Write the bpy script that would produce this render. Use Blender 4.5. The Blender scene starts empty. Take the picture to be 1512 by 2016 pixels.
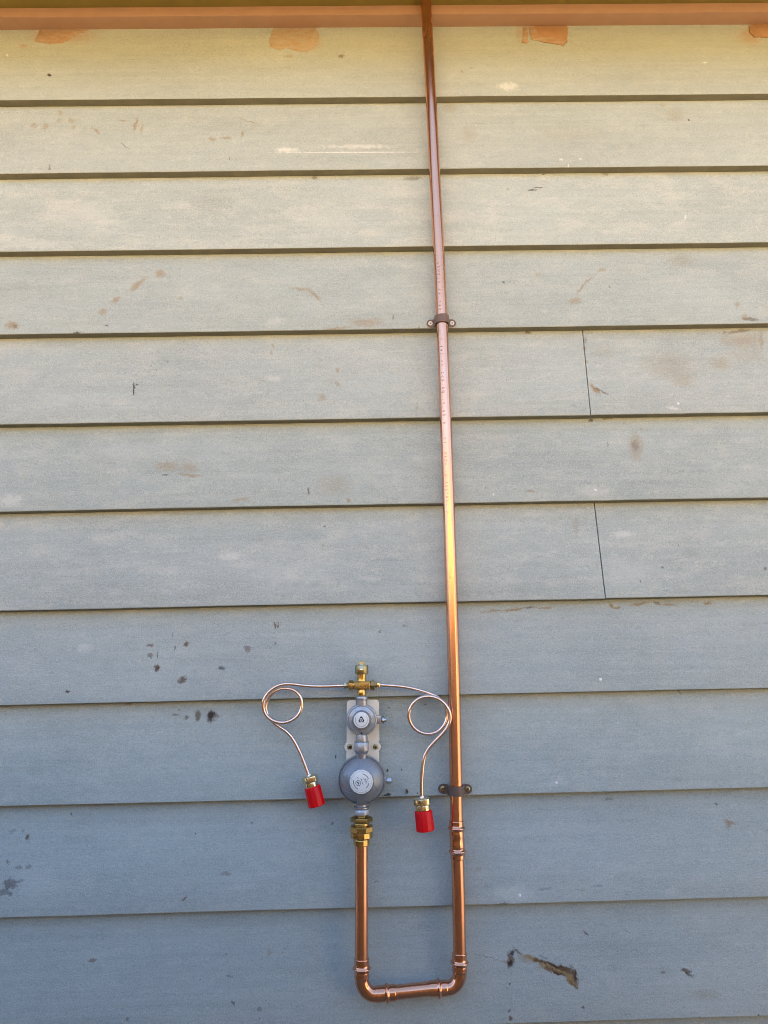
import bpy, bmesh, math, random
from mathutils import Vector, Matrix, noise as mnoise
random.seed(7)
scene = bpy.context.scene
COL = scene.collection

# ------------------------------------------------------------------ camera
CAM_H = 1.35
cam_d = bpy.data.cameras.new('camera')
cam = bpy.data.objects.new('camera', cam_d); COL.objects.link(cam)
cam_d.sensor_fit = 'VERTICAL'; cam_d.sensor_height = 36.0; cam_d.sensor_width = 27.0
cam_d.lens = 26.0; cam_d.clip_start = 0.02; cam_d.clip_end = 500
_p, _y, _r = math.radians(10.048), math.radians(0.968), math.radians(-1.2255)
_f = Vector((math.sin(_y)*math.cos(_p), math.cos(_y)*math.cos(_p), math.sin(_p)))
_x = Vector((math.cos(_y), -math.sin(_y), 0)); _u = _x.cross(_f)
_x2 = math.cos(_r)*_x + math.sin(_r)*_u; _u2 = -math.sin(_r)*_x + math.cos(_r)*_u
mw = Matrix.Identity(4)
for i in range(3):
    mw[i][0] = _x2[i]; mw[i][1] = _u2[i]; mw[i][2] = -_f[i]
mw[0][3], mw[1][3], mw[2][3] = 0.0, -1.1732, CAM_H
cam.matrix_world = mw
scene.camera = cam

# ------------------------------------------------------------------ sky, sun, exposure
SUN_EL, SUN_AZ = math.radians(34), math.radians(10)     # sun behind the house, a little to the right
world = bpy.data.worlds.new('World'); scene.world = world; world.use_nodes = True
wn = world.node_tree.nodes; wl = world.node_tree.links
for n in list(wn): wn.remove(n)
wo = wn.new('ShaderNodeOutputWorld'); bg = wn.new('ShaderNodeBackground'); sky = wn.new('ShaderNodeTexSky')
sky.sky_type = 'NISHITA'; sky.sun_disc = False; sky.sun_elevation = SUN_EL; sky.sun_rotation = SUN_AZ
sky.air_density = 1.0; sky.dust_density = 3.4; sky.ozone_density = 1.0
bg.inputs['Strength'].default_value = 0.105
wl.new(sky.outputs[0], bg.inputs[0]); wl.new(bg.outputs[0], wo.inputs[0])
sun_d = bpy.data.lights.new('sun', 'SUN'); sun_d.energy = 5.0; sun_d.angle = math.radians(0.5)
sun_d.color = (1.0, 0.94, 0.84)
sun = bpy.data.objects.new('sun', sun_d); COL.objects.link(sun)
sdir = Vector((math.sin(SUN_AZ)*math.cos(SUN_EL), math.cos(SUN_AZ)*math.cos(SUN_EL), math.sin(SUN_EL)))
sun.rotation_euler = sdir.to_track_quat('Z', 'Y').to_euler(); sun.location = sdir*20
vs = scene.view_settings
vs.view_transform = 'Standard'; vs.look = 'None'; vs.gamma = 1.0; vs.use_curve_mapping = False
vs.exposure = 2.56
scene.cycles.use_denoising = True; scene.cycles.filter_width = 1.0; scene.cycles.max_bounces = 6; scene.cycles.diffuse_bounces = 4; scene.cycles.glossy_bounces = 4

# ------------------------------------------------------------------ node helpers
def new_mat(name):
    m = bpy.data.materials.new(name); m.use_nodes = True
    nt = m.node_tree; nt.nodes.clear()
    out = nt.nodes.new('ShaderNodeOutputMaterial'); b = nt.nodes.new('ShaderNodeBsdfPrincipled')
    nt.links.new(b.outputs[0], out.inputs[0])
    return m, nt, b
def N(nt, t, **kw):
    n = nt.nodes.new(t)
    for k, v in kw.items(): setattr(n, k, v)
    return n
def L(nt, a, b): nt.links.new(a, b)
def noise_tex(nt, vec, scale, detail=3.0, rough=0.55):
    n = N(nt, 'ShaderNodeTexNoise'); n.inputs['Scale'].default_value = scale
    n.inputs['Detail'].default_value = detail; n.inputs['Roughness'].default_value = rough
    L(nt, vec, n.inputs['Vector']); return n
def mapping(nt, vec, scale=(1, 1, 1), loc=(0, 0, 0), rot=(0, 0, 0), kind='POINT'):
    m = N(nt, 'ShaderNodeMapping', vector_type=kind)
    m.inputs['Location'].default_value = loc; m.inputs['Rotation'].default_value = rot; m.inputs['Scale'].default_value = scale
    L(nt, vec, m.inputs['Vector']); return m.outputs[0]
def math_node(nt, op, a, b=None, c=None, clamp=False):
    m = N(nt, 'ShaderNodeMath', operation=op); m.use_clamp = clamp
    for i, v in enumerate((a, b, c)):
        if v is None: continue
        if isinstance(v, (int, float)): m.inputs[i].default_value = v
        else: L(nt, v, m.inputs[i])
    return m.outputs[0]
def map_range(nt, v, a, b, c, d):
    m = N(nt, 'ShaderNodeMapRange'); m.clamp = True
    L(nt, v, m.inputs[0])
    for i, x in enumerate((a, b, c, d)): m.inputs[1+i].default_value = x
    return m.outputs[0]
def mix_col(nt, fac, a, b, mode='MIX'):
    m = N(nt, 'ShaderNodeMix', data_type='RGBA', blend_type=mode)
    for sock, v in ((m.inputs[0], fac), (m.inputs[6], a), (m.inputs[7], b)):
        if isinstance(v, (int, float)): sock.default_value = v
        elif isinstance(v, tuple): sock.default_value = (*v[:3], 1)
        else: L(nt, v, sock)
    return m.outputs[2]
def bump(nt, b, h, strength, dist):
    n = N(nt, 'ShaderNodeBump'); n.inputs['Strength'].default_value = strength; n.inputs['Distance'].default_value = dist
    L(nt, h, n.inputs['Height']); L(nt, n.outputs[0], b.inputs['Normal'])
def obj_coord(nt): return N(nt, 'ShaderNodeTexCoord').outputs['Object']

MARKS = {
    0: [
        (-0.5653, 2.3675, 0.0, 0.0039, 0.0039, 'C', 0.9), (0.2596, 2.3329, -0.01, 0.0189, 0.0088, 'W', 0.75), (-0.1369, 2.4062, -0.01, 0.0113, 0.0039, 'S', 0.5),
        (-0.04, 2.4041, 0.0, 0.0049, 0.0049, 'B', 0.6), (0.6244, 2.3835, -0.01, 0.0038, 0.002, 'W', 0.9), (-0.6445, 2.4125, 0.0, 0.0029, 0.0029, 'W', 0.8),
        (-0.5472, 2.4576, -0.01, 0.0621, 0.0178, 'P', 0.5), (-0.0881, 2.4392, -1.57, 0.0232, 0.0139, 'Q', 0.5), (-0.6186, 2.4352, -0.01, 0.0076, 0.0049, 'P', 0.5),
        (0.7179, 2.4431, -0.01, 0.0248, 0.022, 'P', 0.5), (0.2885, 2.4584, -1.64, 0.0243, 0.006, 'P', 0.4), (0.1149, 2.3853, -1.61, 0.0108, 0.0039, 'S', 0.5),
        (0.1788, 2.3676, -1.62, 0.0041, 0.0029, 'S', 0.5), (0.1958, 2.3754, -0.01, 0.0038, 0.002, 'S', 0.6),
    ],
    1: [
        (-0.5446, 2.2983, 0.0, 0.0057, 0.0057, 'S', 0.45), (-0.5456, 2.2807, 0.0, 0.0057, 0.0057, 'S', 0.45), (-0.5231, 2.2804, 0.0, 0.0067, 0.0067, 'S', 0.45),
        (-0.5896, 2.2714, 0.0, 0.0057, 0.0057, 'S', 0.45), (-0.5668, 2.2678, 0.0, 0.0067, 0.0067, 'S', 0.45), (-0.5173, 2.2661, 0.0, 0.0047, 0.0047, 'S', 0.45),
        (-0.4766, 2.257, -0.87, 0.0129, 0.0028, 'S', 0.6), (-0.4306, 2.2788, -0.09, 0.0097, 0.0029, 'S', 0.6), (-0.4084, 2.2704, -1.74, 0.0166, 0.0033, 'S', 0.7),
        (-0.3961, 2.2615, -1.63, 0.0138, 0.0028, 'S', 0.55), (-0.2704, 2.2371, -0.01, 0.0074, 0.0038, 'S', 0.6), (-0.2462, 2.239, -0.01, 0.0119, 0.0033, 'S', 0.6),
        (-0.2177, 2.2473, -1.54, 0.0062, 0.0024, 'S', 0.8), (-0.424, 2.2234, -0.62, 0.0133, 0.0011, 'B', 0.5), (-0.2045, 2.2745, -0.31, 0.0275, 0.0011, 'S', 0.6),
        (-0.0306, 2.2186, -0.23, 0.0282, 0.0009, 'B', 0.5), (-0.551, 2.1798, -1.47, 0.0072, 0.0019, 'G', 0.7), (-0.2385, 2.196, -1.54, 0.0062, 0.0014, 'G', 0.6),
        (-0.1401, 2.2124, 0.02, 0.0213, 0.0057, 'W', 0.8), (-0.0265, 2.2056, -0.01, 0.1278, 0.0012, 'W', 0.95), (-0.0121, 2.2178, -0.01, 0.0632, 0.0047, 'W', 0.55),
        (0.154, 2.3014, -0.01, 0.0135, 0.0117, 'S', 0.4), (0.1876, 2.2403, -1.62, 0.0197, 0.0153, 'S', 0.28), (0.5421, 2.3026, 0.0, 0.0059, 0.0059, 'S', 0.35),
        (0.5624, 2.28, -0.01, 0.0174, 0.0156, 'S', 0.3), (0.5848, 2.2675, 0.0, 0.0029, 0.0029, 'B', 0.8), (0.4241, 2.192, -0.74, 0.0124, 0.0011, 'B', 0.3),
        (0.3458, 2.1855, 0.0, 0.0024, 0.0024, 'W', 0.9), (0.3811, 2.1861, 0.0, 0.0024, 0.0024, 'W', 0.9), (0.3582, 2.1725, -1.66, 0.0041, 0.0014, 'W', 0.9),
        (0.3653, 2.2415, -0.01, 0.065, 0.024, 'S', 0.1),
    ],
    2: [
        (-0.0885, 2.164, -0.01, 0.0066, 0.004, 'B', 0.5), (0.0824, 2.1597, -0.01, 0.0175, 0.0042, 'B', 0.4), (0.3182, 2.1652, -0.01, 0.0029, 0.002, 'B', 0.8),
        (0.4261, 2.1648, -0.01, 0.0076, 0.004, 'B', 0.4), (0.2952, 2.1346, -0.01, 0.0098, 0.0017, 'C', 0.85), (0.3047, 2.1398, -0.01, 0.0094, 0.0013, 'B', 0.8),
        (0.2511, 2.1352, 0.0, 0.0028, 0.0028, 'S', 0.6), (0.5594, 2.0738, -1.7, 0.0071, 0.0019, 'W', 0.7), (0.2224, 2.0346, 1.26, 0.0114, 0.0008, 'G', 0.3),
        (-0.5031, 2.0955, -0.01, 0.0626, 0.0275, 'W', 0.25), (-0.2666, 2.1129, -0.01, 0.0455, 0.0278, 'G', 0.12), (-0.0716, 2.0793, -0.01, 0.0541, 0.0276, 'W', 0.2),
        (-0.5757, 2.0358, -0.01, 0.0523, 0.009, 'W', 0.3),
    ],
    3: [
        (-0.3558, 1.9841, 0.0, 0.009, 0.009, 'S', 0.6), (-0.393, 1.962, -2.38, 0.0203, 0.0063, 'S', 0.6), (-0.4293, 1.9334, -2.36, 0.0108, 0.004, 'S', 0.65),
        (-0.4481, 1.9116, -0.02, 0.0079, 0.0071, 'S', 0.5), (-0.5971, 1.8882, -0.02, 0.0113, 0.0088, 'S', 0.7), (-0.5934, 1.8854, 0.0, 0.0044, 0.0044, 'B', 0.4),
        (-0.4877, 1.8719, -0.08, 0.0092, 0.0019, 'C', 0.7), (-0.4614, 1.8701, -0.02, 0.0159, 0.001, 'C', 0.5), (-0.4392, 1.8839, 0.0, 0.0018, 0.0018, 'C', 0.6),
        (-0.1148, 1.95, -0.15, 0.0181, 0.0036, 'S', 0.5), (-0.0909, 1.9365, -0.83, 0.0177, 0.0036, 'S', 0.6), (-0.3186, 1.9346, 0.0, 0.0045, 0.0045, 'S', 0.4),
        (-0.0514, 1.8739, 0.03, 0.024, 0.0026, 'S', 0.6), (-0.0042, 1.8836, -0.02, 0.0294, 0.0088, 'S', 0.45), (-0.1541, 1.8889, -0.02, 0.0131, 0.0079, 'W', 0.3),
        (0.2338, 1.9575, 0.0, 0.0027, 0.0027, 'C', 0.8), (0.3524, 1.9195, -0.02, 0.0124, 0.0063, 'S', 0.5), (0.3663, 1.9418, 0.93, 0.0136, 0.0027, 'S', 0.6),
        (0.3814, 1.9578, 0.7, 0.0136, 0.0023, 'S', 0.5), (0.4073, 1.9793, 0.41, 0.0088, 0.0027, 'S', 0.5), (0.4164, 1.9469, 0.0, 0.0023, 0.0023, 'B', 0.6),
        (0.5459, 1.9958, -0.01, 0.02, 0.012, 'S', 0.35), (0.6503, 1.8801, -0.24, 0.0166, 0.0036, 'B', 0.6), (0.6309, 1.9074, 0.0, 0.0063, 0.0063, 'S', 0.5),
        (0.6408, 1.886, 0.0, 0.0054, 0.0054, 'S', 0.5), (0.0424, 1.8925, 1.2, 0.0067, 0.0016, 'B', 0.6), (0.0857, 1.8756, -1.61, 0.0037, 0.0009, 'B', 0.5),
        (0.2954, 1.9715, -0.01, 0.009, 0.0055, 'S', 0.25),
    ],
    4: [
        (0.2719, 1.8672, -0.02, 0.0071, 0.0028, 'B', 0.75), (-0.3914, 1.7738, -1.51, 0.0136, 0.0022, 'C', 0.85), (-0.386, 1.7819, 0.0, 0.0022, 0.0022, 'C', 0.7),
        (-0.3774, 1.7928, 0.0, 0.0014, 0.0014, 'G', 0.75), (-0.3705, 1.8037, 0.0, 0.0014, 0.0014, 'G', 0.75), (-0.3652, 1.8138, 0.0, 0.0014, 0.0014, 'G', 0.75),
        (-0.3378, 1.8235, 0.0, 0.0014, 0.0014, 'G', 0.75), (-0.3539, 1.808, 0.0, 0.0014, 0.0014, 'G', 0.75), (-0.3812, 1.7864, 0.0, 0.0014, 0.0014, 'G', 0.75),
        (-0.3123, 1.8588, 0.0, 0.0014, 0.0014, 'G', 0.75), (-0.3125, 1.8456, 0.0, 0.0014, 0.0014, 'G', 0.75), (-0.0525, 1.803, 0.0, 0.0044, 0.0044, 'S', 0.5),
        (-0.0543, 1.7782, 0.0, 0.0043, 0.0043, 'S', 0.5), (-0.0797, 1.753, -1.57, 0.0078, 0.0069, 'S', 0.45), (-0.1621, 1.8497, -1.55, 0.0045, 0.0026, 'S', 0.5),
        (-0.1653, 1.8366, -1.55, 0.0045, 0.0026, 'S', 0.5), (0.5093, 1.8012, -0.02, 0.0479, 0.0247, 'S', 0.33), (0.5273, 1.773, -0.02, 0.0225, 0.0122, 'S', 0.35),
        (0.6416, 1.8463, -0.02, 0.0422, 0.0125, 'S', 0.5), (0.6333, 1.8642, 0.12, 0.0284, 0.0036, 'B', 0.5), (0.5945, 1.8045, -0.02, 0.0193, 0.0141, 'S', 0.4),
        (0.6416, 1.8178, -0.02, 0.0351, 0.016, 'S', 0.25), (0.3958, 1.8313, -0.02, 0.0228, 0.0142, 'S', 0.18), (0.6721, 1.8459, -1.73, 0.0238, 0.0036, 'S', 0.4),
        (0.3764, 1.7613, -0.95, 0.0132, 0.0035, 'S', 0.85), (0.3875, 1.7565, -0.5, 0.0168, 0.0021, 'B', 0.55), (0.3677, 1.8364, 0.0, 0.0036, 0.0036, 'S', 0.6),
        (0.3709, 1.8525, -1.66, 0.0075, 0.0027, 'B', 0.4), (0.3679, 1.811, -1.66, 0.0045, 0.0026, 'S', 0.6), (0.3391, 1.7304, -0.02, 0.0068, 0.0034, 'G', 0.2),
        (0.504, 1.7244, -0.12, 0.0152, 0.0026, 'W', 0.6), (0.0774, 1.7332, -1.6, 0.007, 0.0034, 'S', 0.3), (-0.1586, 1.7891, -0.02, 0.0171, 0.0052, 'W', 0.35),
        (-0.5176, 1.7542, -0.02, 0.0504, 0.0171, 'W', 0.12),
    ],
    5: [
        (0.3695, 1.7102, -0.02, 0.0044, 0.0028, 'C', 0.7), (0.3975, 1.7122, -0.02, 0.0103, 0.0026, 'B', 0.5), (-0.3333, 1.6415, -0.02, 0.0216, 0.0092, 'S', 0.55),
        (-0.2953, 1.6252, -0.11, 0.0217, 0.0025, 'S', 0.6), (-0.2968, 1.6391, -0.02, 0.0167, 0.0101, 'S', 0.45), (-0.3349, 1.6268, -0.02, 0.0066, 0.0013, 'C', 0.6),
        (-0.0625, 1.6045, -0.02, 0.0315, 0.0183, 'S', 0.3), (-0.0372, 1.5783, 0.0, 0.0041, 0.0041, 'S', 0.6), (-0.102, 1.5949, -1.57, 0.0068, 0.0017, 'C', 0.7),
        (-0.2092, 1.5832, -0.02, 0.0131, 0.0041, 'S', 0.45), (-0.5791, 1.5894, -0.02, 0.0212, 0.0115, 'W', 0.45), (0.4398, 1.6628, -1.68, 0.0254, 0.012, 'S', 0.55),
        (0.4389, 1.6628, -1.68, 0.0105, 0.0051, 'B', 0.3), (0.3627, 1.5853, -0.02, 0.0299, 0.0117, 'W', 0.3), (0.1985, 1.5841, 0.0, 0.0021, 0.0021, 'W', 0.9),
        (0.3927, 1.6663, -1.67, 0.0071, 0.0021, 'G', 0.4), (0.2584, 1.5873, -0.02, 0.0075, 0.0025, 'S', 0.6), (0.1002, 1.645, -0.02, 0.0336, 0.0152, 'W', 0.12),
        (-0.4077, 1.6674, -0.02, 0.05, 0.0169, 'W', 0.14), (0.4525, 1.6922, -0.02, 0.0034, 0.0026, 'S', 0.5),
    ],
    6: [
        (-0.4686, 1.4637, -0.85, 0.0067, 0.0006, 'G', 0.7), (-0.4733, 1.4251, 0.09, 0.0042, 0.0006, 'G', 0.6), (-0.4659, 1.4226, -0.64, 0.0054, 0.0006, 'G', 0.6),
        (-0.1407, 1.4779, -0.02, 0.1134, 0.0324, 'W', 0.16), (-0.2301, 1.4904, -0.02, 0.0162, 0.0065, 'W', 0.4), (-0.0034, 1.4507, -0.02, 0.0161, 0.004, 'W', 0.3),
        (0.4055, 1.5155, -0.02, 0.0182, 0.0058, 'W', 0.5), (0.4273, 1.4371, 0.0, 0.002, 0.002, 'C', 0.7), (0.3315, 1.5296, -1.66, 0.0203, 0.005, 'S', 0.22),
        (0.4963, 1.4952, -1.33, 0.0045, 0.0011, 'B', 0.7), (0.4642, 1.4593, 0.0, 0.0016, 0.0016, 'C', 0.6), (0.4113, 1.4546, -0.02, 0.0489, 0.0228, 'W', 0.2),
        (0.1191, 1.4769, -0.02, 0.057, 0.0325, 'W', 0.1), (0.6289, 1.456, 0.0, 0.0033, 0.0033, 'B', 0.6), (-0.0759, 1.5374, 0.0, 0.0017, 0.0017, 'C', 0.6),
    ],
    7: [
        (-0.1572, 1.3813, -1.55, 0.0056, 0.0016, 'B', 0.8), (-0.1523, 1.3812, -1.55, 0.0056, 0.0016, 'B', 0.8), (-0.3511, 1.3546, -0.02, 0.0063, 0.0024, 'B', 0.7),
        (-0.3179, 1.3697, -1.52, 0.0047, 0.0012, 'G', 0.6), (-0.2961, 1.3546, 0.62, 0.0064, 0.0032, 'B', 0.85), (-0.3112, 1.3491, -1.52, 0.0031, 0.0016, 'B', 0.6),
        (-0.3509, 1.3383, -0.02, 0.0055, 0.0039, 'B', 0.6), (-0.3374, 1.3372, -1.51, 0.007, 0.0016, 'C', 0.7), (-0.3372, 1.3194, -1.51, 0.0054, 0.0047, 'C', 0.75),
        (-0.3372, 1.3202, 0.0, 0.0055, 0.0055, 'B', 0.7), (-0.2992, 1.2998, 0.6, 0.0092, 0.0047, 'B', 0.8), (-0.238, 1.3173, -0.02, 0.0047, 0.0031, 'C', 0.7),
        (-0.1994, 1.3467, -0.02, 0.0063, 0.0055, 'B', 0.55), (-0.4729, 1.2864, 0.0, 0.0023, 0.0023, 'C', 0.9), (-0.1551, 1.3544, -1.55, 0.0032, 0.0016, 'B', 0.5),
        (0.1898, 1.3966, 0.06, 0.022, 0.0016, 'S', 0.8), (0.2244, 1.3983, 0.15, 0.0168, 0.0023, 'S', 0.9), (0.249, 1.401, 0.06, 0.0122, 0.0019, 'B', 0.6),
        (0.2726, 1.4001, -0.05, 0.0153, 0.0019, 'S', 0.8), (0.3815, 1.4011, -0.66, 0.0069, 0.0021, 'S', 0.9), (0.3902, 1.3981, 0.14, 0.0066, 0.0016, 'S', 0.8),
        (0.4246, 1.4031, 0.09, 0.0166, 0.0021, 'S', 0.8), (0.4537, 1.4033, -0.31, 0.0085, 0.0028, 'B', 0.55), (0.4721, 1.4001, -0.11, 0.0148, 0.0018, 'S', 0.8),
        (0.5371, 1.4016, 0.12, 0.0083, 0.0024, 'S', 0.9), (0.0491, 1.3755, -0.02, 0.0056, 0.0016, 'B', 0.4), (0.0095, 1.3683, 0.0, 0.0016, 0.0016, 'G', 0.6),
        (-0.4537, 1.3529, -0.02, 0.0142, 0.0071, 'W', 0.35),
    ],
    8: [
        (0.4785, 1.2645, -1.04, 0.0057, 0.0012, 'C', 0.6), (-0.2545, 1.2436, -0.02, 0.0101, 0.0085, 'B', 0.7), (-0.2554, 1.2451, -1.53, 0.0077, 0.0054, 'C', 0.85),
        (-0.2741, 1.244, -1.53, 0.0084, 0.0046, 'B', 0.75), (-0.2928, 1.2429, 0.0, 0.0039, 0.0039, 'B', 0.6), (-0.3094, 1.2471, -0.02, 0.0078, 0.0015, 'B', 0.5),
        (-0.3043, 1.253, 0.0, 0.0015, 0.0015, 'C', 0.5), (0.0161, 1.159, 0.0, 0.002, 0.002, 'C', 0.9), (0.0393, 1.1592, 0.0, 0.0014, 0.0014, 'C', 0.8),
        (0.0172, 1.1246, 0.16, 0.0076, 0.0018, 'C', 0.9), (0.0438, 1.1272, 0.0, 0.0034, 0.0034, 'B', 0.8), (-0.0634, 1.1798, 0.0, 0.0018, 0.0018, 'C', 0.8),
        (0.0446, 1.1286, 0.0, 0.0019, 0.0019, 'C', 0.8), (0.0606, 1.1261, 0.0, 0.0011, 0.0011, 'C', 0.8), (0.0206, 1.2496, 0.0, 0.0012, 0.0012, 'C', 0.9),
        (0.0785, 1.256, 0.0, 0.0016, 0.0016, 'B', 0.7), (0.2726, 1.1633, 0.0, 0.0015, 0.0015, 'G', 0.6), (0.275, 1.1363, -0.02, 0.0184, 0.0075, 'W', 0.3),
        (-0.5704, 1.254, -1.13, 0.0078, 0.0007, 'G', 0.5), (0.4591, 1.1357, -0.02, 0.0092, 0.0038, 'B', 0.12), (-0.3686, 1.1977, 0.0, 0.0014, 0.0014, 'G', 0.6),
        (-0.3833, 1.2646, -0.02, 0.0078, 0.0023, 'B', 0.4),
    ],
    9: [
        (-0.5431, 1.0107, -0.02, 0.0161, 0.0101, 'G', 0.75), (-0.5302, 1.0151, -0.02, 0.0096, 0.0043, 'G', 0.6), (-0.5509, 1.0, -0.02, 0.0117, 0.0058, 'G', 0.6),
        (-0.5502, 1.041, 0.0, 0.0036, 0.0036, 'G', 0.6), (-0.5321, 1.033, -0.02, 0.0067, 0.0029, 'G', 0.5), (-0.5181, 1.0347, -0.02, 0.0059, 0.0036, 'G', 0.45),
        (-0.5253, 1.0752, 0.0, 0.0029, 0.0029, 'B', 0.8), (-0.5472, 1.0827, -0.02, 0.0136, 0.0022, 'G', 0.35), (-0.5331, 1.0845, 0.0, 0.003, 0.003, 'G', 0.45),
        (-0.5063, 1.0145, -0.02, 0.033, 0.0181, 'W', 0.15), (-0.2283, 1.018, -0.02, 0.0097, 0.0029, 'B', 0.35), (-0.2865, 0.9861, 0.54, 0.006, 0.0022, 'B', 0.7),
        (-0.275, 1.0721, 0.0, 0.0015, 0.0015, 'B', 0.7), (-0.1901, 1.0856, 0.0, 0.003, 0.003, 'G', 0.6), (-0.0676, 1.0841, 0.0, 0.0019, 0.0019, 'C', 0.5),
        (-0.463, 1.1063, 0.0, 0.0022, 0.0022, 'C', 0.6), (-0.4349, 1.0611, 0.0, 0.0011, 0.0011, 'G', 0.6), (0.5364, 1.0706, -0.21, 0.0107, 0.003, 'S', 0.7),
        (0.5327, 1.0664, 0.0, 0.0038, 0.0038, 'S', 0.7), (0.1988, 0.9803, -0.02, 0.0327, 0.0116, 'W', 0.35), (0.3246, 0.9875, 0.06, 0.009, 0.001, 'G', 0.6),
        (0.2483, 0.9856, 0.07, 0.0129, 0.0015, 'B', 0.3), (0.3684, 0.9754, -0.02, 0.006, 0.0015, 'G', 0.3), (0.5191, 1.0962, 0.0, 0.0019, 0.0019, 'C', 0.7),
        (0.3555, 1.108, -0.02, 0.0077, 0.0023, 'B', 0.35), (0.4332, 0.978, -0.02, 0.0119, 0.0058, 'W', 0.2), (0.1809, 0.9668, 0.01, 0.0112, 0.0018, 'B', 0.6),
        (0.2335, 0.9662, 0.01, 0.0109, 0.0014, 'C', 0.6), (0.1509, 1.0144, 0.0, 0.0037, 0.0037, 'S', 0.4), (0.1595, 0.9928, 0.0, 0.0036, 0.0036, 'S', 0.3),
        (0.301, 0.9829, 0.01, 0.0122, 0.0009, 'B', 0.3), (-0.0024, 1.0023, 0.0, 0.0022, 0.0022, 'G', 0.4), (0.1194, 0.9754, 0.0, 0.0014, 0.0014, 'C', 0.6),
    ],
    10: [
        (0.2268, 0.8877, -0.41, 0.0206, 0.0029, 'S', 1.0), (0.2601, 0.8746, -0.32, 0.0306, 0.005, 'S', 1.0), (0.2765, 0.8617, -0.8, 0.016, 0.0043, 'S', 1.0),
        (0.1906, 0.8886, -1.64, 0.0103, 0.0057, 'B', 0.8), (0.1942, 0.8971, 0.0, 0.0036, 0.0036, 'C', 0.85), (0.1896, 0.8846, 0.0, 0.0043, 0.0043, 'C', 0.85),
        (0.2029, 0.8985, -0.54, 0.0109, 0.0021, 'B', 0.65), (0.2145, 0.8889, -0.31, 0.0157, 0.005, 'S', 0.45), (0.2421, 0.8826, -0.27, 0.0192, 0.0029, 'B', 0.85),
        (0.2688, 0.8754, -0.26, 0.0145, 0.0032, 'B', 0.85), (0.2493, 0.8745, -0.39, 0.0196, 0.0032, 'S', 0.95), (0.2583, 0.8707, -0.33, 0.0197, 0.0032, 'B', 0.8),
        (0.2608, 0.869, -0.26, 0.0127, 0.0014, 'C', 0.6), (0.2542, 0.8794, -0.22, 0.0238, 0.0013, 'C', 0.7), (0.2839, 0.8648, -1.35, 0.0134, 0.005, 'B', 0.85),
        (0.2789, 0.8587, -0.93, 0.0126, 0.0042, 'S', 0.95), (0.2858, 0.8651, -1.66, 0.006, 0.0018, 'C', 0.9), (0.2419, 0.8892, -0.37, 0.008, 0.0021, 'G', 0.35),
        (0.2747, 0.8706, -0.41, 0.0141, 0.0036, 'B', 0.8), (0.2718, 0.8674, -0.37, 0.0137, 0.0021, 'S', 0.9), (0.2804, 0.8551, -0.74, 0.0103, 0.0028, 'B', 0.6),
        (0.1811, 0.8855, -0.29, 0.0064, 0.0014, 'S', 0.7), (0.4501, 0.8675, -0.13, 0.0092, 0.0029, 'B', 0.7), (0.4525, 0.8631, -0.69, 0.0077, 0.0028, 'C', 0.6),
        (0.413, 0.8671, 0.0, 0.0028, 0.0028, 'B', 0.5), (0.3052, 0.9211, -0.78, 0.0047, 0.0017, 'B', 0.8), (0.1561, 0.8934, -0.28, 0.0293, 0.0006, 'G', 0.6),
        (0.3661, 0.9212, -0.44, 0.0098, 0.0007, 'G', 0.5), (0.4733, 0.8368, -0.03, 0.0249, 0.0063, 'S', 0.28), (0.1893, 0.8577, 0.0, 0.0018, 0.0018, 'C', 0.75),
        (0.1909, 0.8708, 0.0, 0.0014, 0.0014, 'G', 0.5), (0.187, 0.8235, 0.0, 0.0021, 0.0021, 'C', 0.5), (0.1864, 0.814, 0.0, 0.0028, 0.0028, 'B', 0.8),
        (0.2932, 0.8246, 0.0, 0.0018, 0.0018, 'C', 0.7), (0.459, 0.8075, 0.0, 0.0021, 0.0021, 'C', 0.6), (0.5464, 0.8084, 0.0, 0.0021, 0.0021, 'C', 0.6),
        (-0.4191, 0.903, 0.14, 0.008, 0.0021, 'B', 0.6), (-0.212, 0.8438, -0.87, 0.0075, 0.0028, 'G', 0.75), (-0.1746, 0.8348, 0.0, 0.0035, 0.0035, 'G', 0.5),
        (-0.1736, 0.824, 0.0, 0.0028, 0.0028, 'G', 0.65), (-0.2243, 0.9057, 0.0, 0.0021, 0.0021, 'G', 0.7), (-0.216, 0.8775, -0.08, 0.0068, 0.0008, 'G', 0.5),
        (-0.162, 0.9067, 0.0, 0.0043, 0.0043, 'S', 0.4), (-0.1419, 0.9056, -0.03, 0.0029, 0.0021, 'S', 0.35), (-0.3645, 0.8251, 0.0, 0.0035, 0.0035, 'G', 0.6),
        (-0.166, 0.8455, 0.0, 0.0014, 0.0014, 'G', 0.6), (-0.2622, 0.8732, 0.0, 0.0014, 0.0014, 'G', 0.5),
    ],
}

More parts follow.
